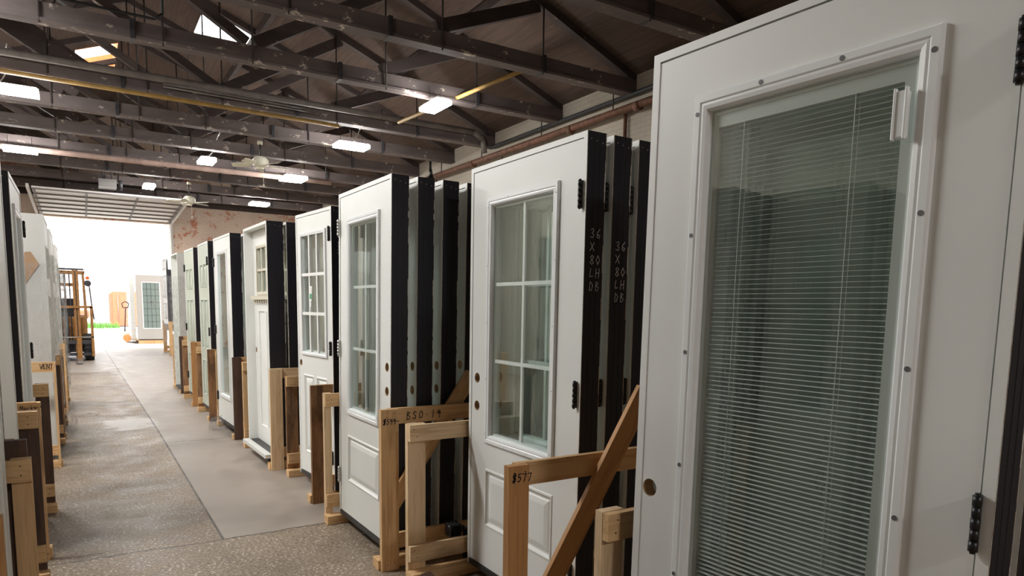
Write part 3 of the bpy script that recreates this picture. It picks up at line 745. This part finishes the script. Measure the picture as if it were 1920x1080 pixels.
# K outside
K1 = door_unit('leaded_glass_door', 'shade-greyed white door with leaded oval glass standing outdoors on pallet', None, 1.0, 2.42, .16, (1.74, 29.0, .12), 0, 0., 'K', paint='shaded_white', side='shaded_white')
K2 = door_unit('wrapped_side_door', 'white film-wrapped door side-on, left of the leaded glass door outdoors', None, 1.7, 2.40, .16, (1.56, 31.2, .12), RR, 0., 'P6', side='grey_white_paint')

# left row, faces toward +x
LR = PI/2
def left(name, label, group, w, h, dep, x, y, z, style, n, pitch, labels, **k):
    d = door_unit(name, label, group, w, h, dep, (x, y, z), LR, k.pop('lean', 0.), style, **k)
    return stack(d, n, pitch, LR, labels)
left('half_lite_door', 'white half-lite door with two raised lower panels at the bottom left corner', 'half-lite doors of the left row', .90, 2.17, .11, -.285, 2.40, .065, 'HL', 4, .158,
     ['second half-lite door of the bottom left stack', 'third half-lite door of the bottom left stack', 'rearmost half-lite door of the bottom left stack'], hinge_at=0)
left('half_lite_door', 'white half-lite door beside the camera, seen only mirrored in the blind door glass', 'half-lite doors mirrored in the blind door', .49, 2.17, .11, -.30, 1.68, .0, 'HL', 4, .158,
     ['second mirrored half-lite door', 'third mirrored half-lite door', 'rearmost mirrored half-lite door'])
left('flush_door', 'plain pale door edge behind the dark plank in the left row', 'plain doors of the left row', .68, 2.17, .11, -.30, 3.52, .065, 'plain', 2, .158, ['second plain door of the left row, behind the pale edge'])
left('left_glass_door', 'white full-glass door of the left row seen edge-on past a thick black jamb', 'full-glass doors of the left row', .86, 2.17, .15, -.315, 4.88, .065, 'F', 3, .178, ['second full-glass door of the left row', 'third full-glass door of the left row'], hinge_at=1, hz=(.33, 1.10, 1.92))
left('plain_white_door', 'white-sided door wrapped with film and a torn cardboard patch in the left row', 'wrapped white doors of the left row', .90, 2.20, .16, -.255, 7.60, .09, 'P6', 3, .165, ['second white-sided wrapped door of the left row', 'third white-sided wrapped door of the left row'], side='grey_white_paint')
left('plain_white_door', 'tall wrapped white door behind the cardboard-patched one in the left row', 'farther wrapped doors of the left row', .90, 2.19, .16, -.25, 8.95, .09, 'P6', 2, .17, ['door behind the tall wrapped white door, farther left'], side='grey_white_paint')
left('plain_white_door', 'wrapped pale door farther down the left row, beside the loose film', 'last wrapped doors of the left row', .90, 2.19, .16, -.26, 11.3, .09, 'P6', 2, .17, ['second of the last pair of wrapped doors in the left row'], side='grey_white_paint')
left('plain_white_door', 'last wrapped pale door of the left row, just before the forklift', None, .90, 2.15, .16, -.34, 14.6, .0, 'P6', 1, .17, [], side='grey_white_paint')
m = MB(); m.face([(0, 0, 0), (.11, 0, .02), (.17, 0, -.09), (.10, 0, -.20), (.02, 0, -.33), (0, 0, -.3)], 'cardboard'); m.face([(0, .004, 0), (.11, .004, .02), (.17, .004, -.09), (.10, .004, -.20), (.02, .004, -.33), (0, .004, -.3)], 'cardboard')
tag(m.build('cardboard_scrap', loc=(-.475, 7.592, 1.93)), 'torn brown cardboard under the film on the white-sided wrapped door', 'cardboard')

# hang tag on D's glass
m = MB(); m.box(0, .045, 0, .002, 0, .12, 'tag_white'); m.box(.004, .041, -.0008, 0, .02, .06, 'tag_green'); m.box(.01, .040, 0, .002, -.04, -.005, 'tag_white')
tg = m.build('hang_tag'); tg.matrix_world = D.matrix_world @ Matrix.Translation((.335, -.022, 1.46)) @ Matrix.Rotation(R(8), 4, 'Y')
tag(tg, 'white and green paper hang tag on the nine-lite glass', 'tag')

# ---------------------------------------------------------------- plastic film
def film(name, x0, x1, y0, y1, z0, z1, label, faces='all', amp=.018, seed=1):
    rnd = random.Random(seed); m = MB()
    def grid(P, nu, nv):
        G = [[P(i/nu, j/nv) for j in range(nv+1)] for i in range(nu+1)]
        for i in range(nu):
            for j in range(nv): m.face([G[i][j], G[i+1][j], G[i+1][j+1], G[i][j+1]], 'plastic_film', smooth=True)
    J = lambda: (rnd.random()-.3)*amp
    if 'n' in faces: grid(lambda u, v: (x0+(x1-x0)*u, y0-J(), z0+(z1-z0)*v), 6, 40)
    if 'l' in faces: grid(lambda u, v: (x0-J(), y0+(y1-y0)*u, z0+(z1-z0)*v), 12, 40)
    if 'r' in faces: grid(lambda u, v: (x1+J(), y0+(y1-y0)*u, z0+(z1-z0)*v), 12, 40)
    return tag(m.build(name), label, 'plastic film')
film('plastic_film', 1.335, 1.55, 12.58, 13.34, .25, 1.95, 'crinkled clear film around the last door of the right row', 'nl', .025, 3)
film('plastic_film', 2.09, 2.33, 22.05, 23.43, .3, 2.3, 'clear film around the crated door by the overhead opening', 'nl', .03, 4)
film('plastic_film', -.70, -.235, 7.585, 8.5, .95, 1.85, 'clear film strip around the cardboard-patched door of the left row', 'nr', .012, 5)
film('plastic_film', -.60, -.23, 8.93, 9.86, .3, 2.0, 'crinkled clear film on the tall wrapped door of the left row', 'nr', .03, 6)
film('plastic_film', -.62, -.22, 11.28, 12.2, .3, 1.9, 'bulging clear film on the farther wrapped door of the left row', 'nr', .07, 7)
film('plastic_film', 1.51, 1.70, 29.3, 31.25, .4, 2.2, 'glossy clear film over the outdoor side-on door', 'nl', .04, 8)
def crumple(x, y, sx, sy, sz, label, seed):
    rnd = random.Random(seed); bm = bmesh.new(); bmesh.ops.create_icosphere(bm, subdivisions=3, radius=1)
    for v in bm.verts:
        k = .55+.75*rnd.random(); v.co = Vector((v.co.x*sx*k, v.co.y*sy*k, max(0, (v.co.z+.3)*sz*k)))
    me = bpy.data.meshes.new('plastic_scrap'); bm.to_mesh(me); bm.free(); me.materials.append(MATS['plastic_film'])
    o = bpy.data.objects.new('plastic_scrap', me); COL.objects.link(o); o.location = (x, y, .001); tag(o, label, 'plastic scrap')
crumple(1.33, 8.70, .10, .09, .13, 'crumpled white plastic on the floor beside the full-glass door crate', 3)
crumple(-.17, 9.5, .07, .30, .22, 'loose film trailing to the floor from the left row', 4)
crumple(.0, 10.5, .14, .06, .03, 'flat scrap of film on the floor beside the left row', 5)

# ---------------------------------------------------------------- wooden crates under the doors
def board(e, p0, p1, width, thick, m, wdir, name, nails=True):
    """board from p0 to p1 (centre line); wdir = direction of its width; long axis is local z"""
    p0 = Vector(p0); p1 = Vector(p1); z = (p1-p0); L = z.length; z.normalize()
    x = Vector(wdir); x = (x-z*x.dot(z)).normalized(); y = z.cross(x)
    mb = MB(); mb.box(-width/2, width/2, -thick/2, thick/2, 0, L, m)
    if nails:
        rnd = random.Random(int(L*1000)+int(abs(p0.x*77)+abs(p0.y*131)))
        for zz in (.035, L-.035):
            for k in (-1, 1):
                xx = k*width*.25+rnd.uniform(-.01, .01); z_ = zz+rnd.uniform(-.012, .012)
                for s in (-1, 1): mb.tube((xx, s*thick/2, z_), (xx, s*(thick/2+.0012), z_), .0032, 'nail_head', 8)
    o = mb.build(name, e, bevel=.0015)
    Mx = Matrix((x, y, z)).transposed().to_4x4(); Mx.translation = p0; o.matrix_local = Mx
    return o
def crate(label, xf, dirx, near, far, deep, mats, brace=None, group='timber crates under the door stacks', w=(.10, .10), skid=True, dx=0):
    """near/far = (y, top z) of the outer faces of the two end frames; posts outside, rails inside"""
    yc = (near[0]+far[0])/2; xc = xf+dirx*deep/2
    e = empty('door_crate', (xc, yc, 0), label, 'crate', group)
    pn, rn, pf, rf, br = mats; X = lambda u: dirx*(u-deep/2)+off; T = .035; off = 0
    for (yy, zt, pm, rm, s, wd) in ((near[0]-yc, near[1], pn, rn, 1, w[0]), (far[0]-yc, far[1], pf, rf, -1, w[1])):
        off = 0 if s == 1 else dx
        yp = yy+s*T/2; yr = yy+s*T*1.5
        board(e, (X(wd/2), yp, .0), (X(wd/2), yp, zt), wd, T, pm, (1, 0, 0), 'post')
        board(e, (X(deep-.05), yp, .0), (X(deep-.05), yp, zt), .09, T, rn, (1, 0, 0), 'post')
        board(e, (X(wd*.6 if s == 1 and rm != 'none' and wd > .03 else 0), yr, zt-.046), (X(deep), yr, zt-.046), .09, T*.8, rm, (0, 0, 1), 'rail')
        board(e, (X(wd*.6 if s == 1 else 0), yr, .155), (X(deep), yr, .155), .09, T*.8, rm, (0, 0, 1), 'rail')
        if skid:
            board(e, (X(-.012), yr+s*.02, .031), (X(deep), yr+s*.02, .031), .058, .09, 'pine_wood', (0, 0, 1), 'skid_block', False)
    off = 0
    if brace:
        (u0, z0, u1, z1, front) = brace; yy = near[0]-yc+(T*.5-.02 if front else T*2.55)
        board(e, (X(u0), yy, z0), (X(u1), yy, z1), .09, .022 if front else T*.7, br, (0, 0, 1), 'brace')
    for u in (.22, deep-.15):
        board(e, (X(u), near[0]-yc+.11, .031), (X(u), far[0]-yc-.11, .031), .058, .058, 'dark_wood', (1, 0, 0), 'runner', False)  # dark tone stands in for the shaded gap beneath the doors
    return e
P_, Q_, Am, Wn, Dk = 'pine_wood', 'pale_wood', 'amber_wood', 'worn_wood', 'dark_wood'
CRATE_A = crate('crate under the nearest blind door, only its short far post showing at its edge', 1.385, 1, (.42, .92), (1.668, .852), .80, (P_, P_, Q_, P_, P_), w=(.09, .09))
CRATE_B = crate('crate with the price 577 on its front post and a long slanted brace', 1.300, 1, (2.065, .92), (3.365, .872), .78, (Am, P_, Q_, Q_, Am), brace=(.05, .20, .66, 1.17, True), w=(.09, .105), dx=.15)
CRATE_C = crate('crate marked BSO 19 on its rail and 599 on its post, below the four-door stack', 1.372, 1, (3.515, .93), (4.60, .905), .80, (P_, P_, Q_, P_, P_), brace=(.09, .34, .62, 1.10, False), w=(.104, .05))
CRATE_D = crate('crate with a rough brown front post below the nine-lite door', 1.415, 1, (5.03, .907), (6.05, .885), .62, (Wn, P_, Wn, P_, P_), w=(.092, .10), dx=.06)
CRATE_E = crate('crate with a tall pale knotty front post below the craftsman door', 1.395, 1, (6.26, .93), (7.52, .90), .62, (Q_, Q_, P_, P_, P_), w=(.11, .065))
CRATE_F = crate('crate with a dark brown front post below the full-glass door', 1.372, 1, (7.90, .92), (9.05, .92), .55, (Dk, P_, P_, P_, P_), w=(.09, .05))
CRATE_G = crate('crate with a tan post below the nearer six-panel door', 1.325, 1, (9.33, .926), (10.36, .905), .55, (Wn, P_, Wn, P_, P_), w=(.085, .10))
CRATE_H = crate('crate with a reddish post below the farther six-panel door', 1.320, 1, (10.83, .95), (11.90, .93), .55, (Am, P_, Wn, P_, P_), w=(.065, .09))
CRATE_I = crate('crate with a blackened post under the wrapped door at the end of the right row', 1.345, 1, (12.46, .96), (13.5, .96), .5, (Dk, P_, P_, P_, P_), w=(.06, .09))
CRATE_J = crate('tall slatted crate carrying the wrapped door near the overhead opening', 2.10, 1, (21.85, .98), (23.55, .98), .5, (P_, P_, P_, P_, P_), brace=(.05, .2, .45, .8, True))
m = MB(); m.box(2.16, 2.55, 22.0, 23.4, .70, .855, 'worn_wood'); tag(m.build('timber_deck'), 'brown timber deck inside the tall slatted crate', 'deck')
lc = dict(group='timber crates under the left row')
crate('crate with a short orange-brown post in the bottom left corner', -.205, -1, (2.20, .93), (3.395, .862), .75, (Am, Am, P_, P_, P_), w=(.09, .07), **lc)
crate('crate with the tall dark plank post in the left row', -.222, -1, (3.44, .925), (4.36, .93), .70, (Dk, Wn, Dk, P_, P_), w=(.075, .09), **lc)
CRATE_LM = crate('crate with the handwritten rail in front of the left black jamb', -.225, -1, (4.66, .93), (5.83, .925), .70, (P_, P_, Dk, P_, P_), w=(.018, .08), **lc)
CRATE_LV = crate('crate lettered VENT below the cardboard-patched door', -.222, -1, (7.30, .965), (8.62, .93), .70, (P_, P_, Dk, P_, P_), w=(.018, .09), **lc)
crate('crate under the tall wrapped door of the left row', -.215, -1, (8.80, .93), (9.98, .93), .60, (Wn, P_, Wn, P_, P_), w=(.05, .08), **lc)
crate('crate under the farther wrapped doors of the left row', -.22, -1, (11.15, .93), (12.35, .93), .55, (P_, P_, P_, P_, P_), w=(.05, .08), **lc)
m = MB(); m.box(1.76, 2.70, 29.0, 29.12, -.02, .10, 'pine_wood'); m.box(1.76, 2.70, 30.6, 30.72, -.02, .10, 'pine_wood'); m.box(1.56, 2.70, 29.0, 31.2, .10, .118, 'worn_wood'); tag(m.build('shipping_pallet'), 'wooden pallet under the leaded glass door outdoors', 'pallet')
m = MB(); m.box(1.345, 1.39, 6.29, 6.305, .0, .02, 'red_paint') if False else None

# black power tool head poking out between crates
e = empty('power_tool', (1.79, 3.46, .20), 'black plastic tool handle wedged behind the BSO 19 crate rail', 'tool')
m = MB(); m.tube((-.035, 0, 0), (.02, 0, 0), .030, 'black_metal', 14, .036); m.tube((.02, 0, 0), (.05, 0, .0), .036, 'rubber', 14, .030)
for k in range(6): m.box(-.03+k*.013, -.026+k*.013, -.037, .037, -.037, .037, 'rubber')
m.build('grip', e)
m = MB(); m.tube((.05, 0, 0), (.10, .02, -.02), .018, 'black_metal', 12); m.tube((.10, .02, -.02), (.10, .02, -.195), .018, 'black_metal', 12); m.build('handle', e)

# ---------------------------------------------------------------- handwriting (strokes laid on the board faces)
GL = {'$': [[(.8, .8), (.3, .9), (.2, .65), (.7, .45), (.6, .15), (.1, .2)], [(.5, 1.05), (.3, -.05)], [(.65, 1.05), (.45, -.05)]],
 '5': [[(.8, .95), (.3, .95), (.25, .55), (.6, .6), (.7, .3), (.4, .05), (.1, .12)]],
 '7': [[(.1, .9), (.75, .9), (.4, 0)]], '9': [[(.7, .75), (.4, .95), (.15, .7), (.4, .5), (.7, .75), (.55, 0)]],
 'B': [[(.2, 0), (.25, 1), (.7, .85), (.3, .55), (.8, .35), (.6, .02), (.2, 0)]], 'S': [[(.8, .85), (.4, 1), (.2, .7), (.7, .4), (.6, .05), (.1, .15)]],
 'O': [[(.5, 1), (.15, .6), (.3, .05), (.75, .2), (.8, .75), (.5, 1), (.4, .9)]], '0': [[(.5, 1), (.15, .5), (.5, 0), (.85, .5), (.5, 1)]],
 '1': [[(.5, 1), (.45, 0)]], '.': [[(.4, .45), (.55, .5)]], '-': [[(.1, .5), (.8, .55)]],
 '3': [[(.15, .9), (.6, 1), (.7, .75), (.35, .55), (.75, .35), (.55, .02), (.1, .1)]], '6': [[(.7, 1), (.25, .6), (.2, .15), (.6, 0), (.75, .3), (.3, .4)]],
 'X': [[(.1, .95), (.85, .05)], [(.85, .95), (.1, .05)]], '8': [[(.5, .5), (.2, .8), (.5, 1), (.8, .8), (.5, .5), (.15, .2), (.5, 0), (.85, .2), (.5, .5)]],
 'L': [[(.3, 1), (.15, .1), (.75, .15)]], 'H': [[(.2, 1), (.15, 0)], [(.8, 1), (.75, 0)], [(.2, .5), (.8, .55)]], 'D': [[(.2, 0), (.25, 1), (.8, .6), (.6, .05), (.2, 0)]],
 'V': [[(.1, 1), (.45, 0), (.85, 1)]], 'E': [[(.8, 1), (.2, .95), (.15, .05), (.8, .08)], [(.2, .5), (.65, .5)]], 'N': [[(.15, 0), (.2, 1), (.75, 0), (.8, 1)]], 'T': [[(.1, .95), (.9, 1)], [(.5, .97), (.45, 0)]],
 'M': [[(.1, 0), (.2, 1), (.5, .3), (.8, 1), (.85, 0)]], 'a': [[(.7, .5), (.3, .55), (.2, .1), (.6, .1), (.7, .5), (.75, 0)]], 'r': [[(.2, .55), (.25, 0)], [(.25, .4), (.7, .55)]],
 'k': [[(.2, 1), (.2, 0)], [(.7, .6), (.2, .3), (.7, 0)]], 'e': [[(.2, .3), (.7, .35), (.5, .6), (.2, .4), (.3, .05), (.75, .1)]], 't': [[(.45, .9), (.4, .05), (.7, .05)], [(.15, .6), (.75, .62)]],
 '2': [[(.15, .8), (.5, 1), (.75, .75), (.15, .05), (.85, .05)]], 'A': [[(.05, 0), (.45, 1), (.85, 0)], [(.2, .4), (.7, .4)]]}
def writing(parent, M0, lines, h, lw, m, slant=.0, gap=1.35, adv=.85, name='handwriting'):
    """M0 maps (x right, y up, z out of the surface) to the parent's space"""
    mb = MB()
    for li, ln in enumerate(lines):
        cx = 0
        for ch in ln:
            if ch == ' ': cx += h*.5; continue
            for st in GL[ch]:
                pts = [(cx+(a+slant*b_)*h*.72, -li*h*gap+b_*h) for a, b_ in st]
                for (ax, ay), (bx, by) in zip(pts, pts[1:]):
                    dx, dy = bx-ax, by-ay; L = math.hypot(dx, dy) or 1; nx, ny = -dy/L*lw/2, dx/L*lw/2; ex, ey = dx/L*lw*.4, dy/L*lw*.4
                    mb.face([(ax-ex+nx, ay-ey+ny, .0006), (ax-ex-nx, ay-ey-ny, .0006), (bx+ex-nx, by+ey-ny, .0006), (bx+ex+nx, by+ey+ny, .0006)], m)
            cx += h*adv
    o = mb.build(name, parent); o.matrix_local = M0; return o
def face_ny(x, y, z):      # surface facing -y: right=+x, up=+z, out=-y
    Mx = Matrix(((1, 0, 0), (0, 0, 1), (0, -1, 0))).transposed()
    Mx = Matrix(((1, 0, 0, x), (0, 0, -1, y), (0, 1, 0, z), (0, 0, 0, 1))); return Mx
def loc(e, x, y, z): l = e.location; return face_ny(x-l.x, y-l.y, z-l.z)
writing(CRATE_B, loc(CRATE_B, 1.312, 2.064, .858), ['$577'], .032, .0040, 'marker_ink', .1, adv=.70)
writing(CRATE_C, loc(CRATE_C, 1.380, 3.514, .845), ['$599-'], .032, .0040, 'marker_ink', .1, adv=.62)
writing(CRATE_C, loc(CRATE_C, 1.535, 3.514+.035+.0025, .860), ['BSO.19'], .044, .0048, 'marker_ink', .1, adv=.88)
writing(CRATE_LM, loc(CRATE_LM, -.325, 4.659+.035, .885), ['Market'], .026, .003, 'marker_ink', .1, adv=.65)
writing(CRATE_LV, loc(CRATE_LV, -.345, 7.299+.035, .905), ['VENT'], .042, .005, 'marker_ink', .1, adv=.6)
# chalk on the black jambs (their outer side is local +x)
def jamb_writing(dobj, wdt, dep, z, lines, h, lw=.0036, vertical=False, x0=.25):
    # right = local +y, up = local z, out = local +x
    Mx = Matrix(((0, 0, 1, wdt+.0022), (1, 0, 0, dep*x0), (0, 1, 0, z), (0, 0, 0, 1)))
    if vertical: Mx = Mx @ Matrix.Rotation(-PI/2, 4, 'Z')
    writing(dobj, Mx, lines, h, lw, 'chalk_mark', .05, 1.45 if not vertical else 1.3, .85, 'chalk_writing')
Bs = [o for o in bpy.data.objects if o.name.startswith('six_lite_door')]
Bs.sort(key=lambda o: o.matrix_world.translation.x)
jamb_writing(Bs[0], .99, .102, 1.735, ['36', 'X', '80', 'LH', 'DB'], .038)
jamb_writing(Bs[1], .99, .102, 1.69, ['36', 'X', '80', 'LH', 'DB'], .038)
jamb_writing(D, .74, .11, 1.98, ['2A-8835'], .030, .0032, True, .45)

# ---------------------------------------------------------------- forklift
e = empty('forklift', (-.33, 20.9, 0), 'worn orange forklift with mast and black tyres parked by the overhead opening', 'forklift')
def part(name, fn, p=None, bevel=0):
    m = MB(); fn(m); return m.build(name, p or e, bevel=bevel)
O_ = 'orange_paint'
for s in (-1, 1):
    part('mast_rail', lambda m: (m.box(s*.23-.065, s*.23-.01, -.32, -.20, .08, 2.32, O_), m.box(s*.23+.01, s*.23+.065, -.32, -.20, .08, 2.32, O_), m.box(s*.23-.012, s*.23+.012, -.29, -.22, .1, 2.30, 'dark_steel')))
    part('lift_chain', lambda m: m.tube((s*.10, -.26, .3), (s*.10, -.26, 2.2), .014, 'dark_steel'))
    part('fork', lambda m: (m.box(s*.24-.05, s*.24+.06, -.42, -.37, .03, .62, O_), m.box(s*.24-.05, s*.24+.06, -1.45, -.37, .02, .06, 'steel')), None, .004)
    part('load_backrest_upright', lambda m: m.box(s*.54-.03, s*.54+.03, -.40, -.36, .12, 1.39, O_))
    w_ = part('front_tyre', lambda m: (m.tube((s*.36, 0, .34), (s*.56, 0, .34), .34, 'rubber', 28), [m.bar((s*.46, .34*math.sin(a), .34+.335*math.cos(a)), (s*.46, .355*math.sin(a), .34+.352*math.cos(a)), .2, .05, 'rubber', (0, math.cos(a), -math.sin(a))) for a in [i*PI/12 for i in range(24)]]))
    part('wheel_hub', lambda m: m.tube((s*.555, 0, .34), (s*.575, 0, .34), .17, O_, 20), w_)
    part('rear_tyre', lambda m: m.tube((s*.33, 1.55, .26), (s*.52, 1.55, .26), .26, 'rubber', 24))
    part('guard_post', lambda m: (m.bar((s*.42, .25, .85), (s*.40, .55, 2.28), .05, .05, O_), m.bar((s*.44, 1.65, 1.05), (s*.40, 1.5, 2.28), .05, .05, O_)))
part('load_backrest_bar', lambda m: m.box(-.57, .57, -.40, -.36, 1.35, 1.41, O_))
part('load_backrest_bar', lambda m: m.box(-.57, .57, -.40, -.36, .60, .63, 'steel'))
part('carriage_bar', lambda m: m.box(-.5, .5, -.36, -.32, .14, .22, 'dark_steel'))
part('carriage_bar', lambda m: m.box(-.5, .5, -.36, -.32, .44, .54, 'dark_steel'))
part('mast_crosshead', lambda m: (m.box(-.42, .42, -.33, -.20, 2.31, 2.35, 'dark_steel'), m.box(-.30, .30, -.24, -.18, 1.9, 1.98, O_), m.box(-.28, .28, -.24, -.18, .9, .96, O_)))
part('lift_cylinder', lambda m: (m.tube((0, -.25, .2), (0, -.25, 1.35), .045, 'dark_steel'), m.tube((0, -.25, 1.35), (0, -.25, 2.2), .025, 'steel')))
part('chassis', lambda m: (m.box(-.45, .45, -.15, 1.9, .22, .50, 'dark_steel'), m.box(-.30, .30, .15, .45, .5, .95, 'dark_steel')), None, .02)
part('engine_cover', lambda m: (m.box(-.42, .42, .75, 1.55, .5, 1.0, O_), m.box(-.45, .45, 1.45, 2.05, .4, 1.15, O_)), None, .06)
part('front_cowl', lambda m: m.box(-.42, .42, .10, .30, .5, 1.12, O_), None, .03)
part('seat', lambda m: (m.box(-.24, .24, .75, 1.2, 1.0, 1.12, 'rubber'), m.box(-.24, .24, 1.15, 1.28, 1.1, 1.6, 'rubber')), None, .03)
st = part('steering_wheel', lambda m: m.path([(.19*math.cos(a), .42+.19*math.sin(a)*.8, 1.28+.19*math.sin(a)*.6) for a in [i*PI/10 for i in range(21)]], .014, 'rubber'))
part('steering_column', lambda m: m.tube((0, .25, 1.0), (0, .42, 1.28), .025, 'dark_steel'))
part('overhead_guard', lambda m: (m.box(-.44, .44, .50, .56, 2.26, 2.32, O_), m.box(-.44, .44, 1.48, 1.54, 2.26, 2.32, O_), [m.box(x, x+.03, .5, 1.54, 2.28, 2.31, O_) for x in (-.44, -.25, -.08, .08, .25, .41)]))
part('headlamp', lambda m: (m.tube((.50, .45, 2.0), (.50, .55, 2.0), .08, 'dark_steel', 16), m.tube((.50, .47, 2.14), (.50, .53, 2.14), .045, 'amber_lens', 14), m.bar((.43, .5, 2.05), (.5, .5, 2.05), .03, .03, 'dark_steel')))
part('hydraulic_hose', lambda m: (m.path([(.53, .5, 1.95), (.56, .45, 1.5), (.60, .3, 1.05)], .014, 'rubber'), m.path([(-.32, -.25, 2.2), (-.34, -.28, 1.4), (-.30, -.26, .6)], .014, 'rubber'), m.path([(-.37, -.25, 2.2), (-.39, -.28, 1.4), (-.34, -.26, .6)], .014, 'rubber')))

# ---------------------------------------------------------------- outdoors
e = empty('pallet_jack', (1.36, 29.9, 0), 'hand pallet jack with upright tow handle left of the outdoor doors', 'pallet jack')
part('tow_handle', lambda m: (m.tube((0, 0, .4), (.06, -.05, 1.32), .02, 'black_metal'), m.path([(-.03, -.05, 1.32), (-.06, -.05, 1.48), (.06, -.05, 1.55), (.17, -.05, 1.48), (.14, -.05, 1.32), (-.03, -.05, 1.32)], .018, 'black_metal')))
part('pump_body', lambda m: (m.box(-.10, .16, -.05, .15, .22, .42, 'grey_white_paint'), m.box(.0, .2, .1, .9, .05, .11, 'grey_white_paint'), m.tube((0, .05, .2), (0, .05, .5), .06, 'grey_white_paint')), None, .03)
part('steer_wheel', lambda m: m.tube((.07, -.09, .16), (.07, .05, .16), .14, 'shaft_ply', 24))
e = empty('shipping_container', (2.2, 52, 0), 'faded orange shipping container in the glare outdoors', 'shipping container')
m = MB(); m.box(-.5, 2.2, -1.4, 4.6, .02, 2.2, 'container_paint')
for k in range(20): y = -1.3+k*.3; m.box(-.53, -.5, y, y+.13, .1, 2.1, 'container_paint')
m.build('body', e)
m = MB()
for x in (-.2, .4): m.tube((x, -1.44, .15), (x, -1.44, 2.1), .02, 'steel')
m.build('lock_rod', e)
m = MB(); m.box(-8, 8, 0, 2.5, .0, .3, 'far_wall'); 
rnd = random.Random(2); gm = MB()
for k in range(900):
    x = rnd.uniform(-3.2, 2.8); y = rnd.uniform(0, 3.2); hgt = rnd.uniform(.15, .45); dx = rnd.uniform(-.08, .08)
    gm.face([(x-.02, y, -.02), (x+.02, y, -.02), (x+dx, y+.03, hgt)], 'leaf_green')
tag(gm.build('grass', loc=(-.9, 46.5, 0)), 'low green grass beyond the concrete yard', 'grass', kind='stuff')
m = MB(); m.box(-14, 14, 0, 8, -.02, 6.6, 'far_wall'); m.box(-3.0, -1.2, -.05, 0, 3.4, 5.2, 'steel'); m.box(1.5, 4.2, -.05, 0, 3.4, 5.2, 'steel'); m.box(-14, 14, -.06, 0, 2.6, 2.75, 'steel')
tag(m.build('distant_building', loc=(0, 80, 0)), 'pale pinkish building washed out behind the yard', 'building')
e = empty('parked_car', (-1.6, 60, 0), 'small pale car half hidden by glare beside the grass', 'car')
m = MB(); m.box(-2.1, 2.1, -.85, .85, .35, .95, 'container_paint'); m.build('car_body', e, bevel=.15)
m = MB(); m.box(-1.2, 1.3, -.75, .75, .95, 1.45, 'tag_white'); m.build('cabin', e, bevel=.2)
for x in (-1.3, 1.3): m = MB(); m.tube((x, -.88, .33), (x, -.68, .33), .33, 'rubber', 20); m.build('tyre', e)
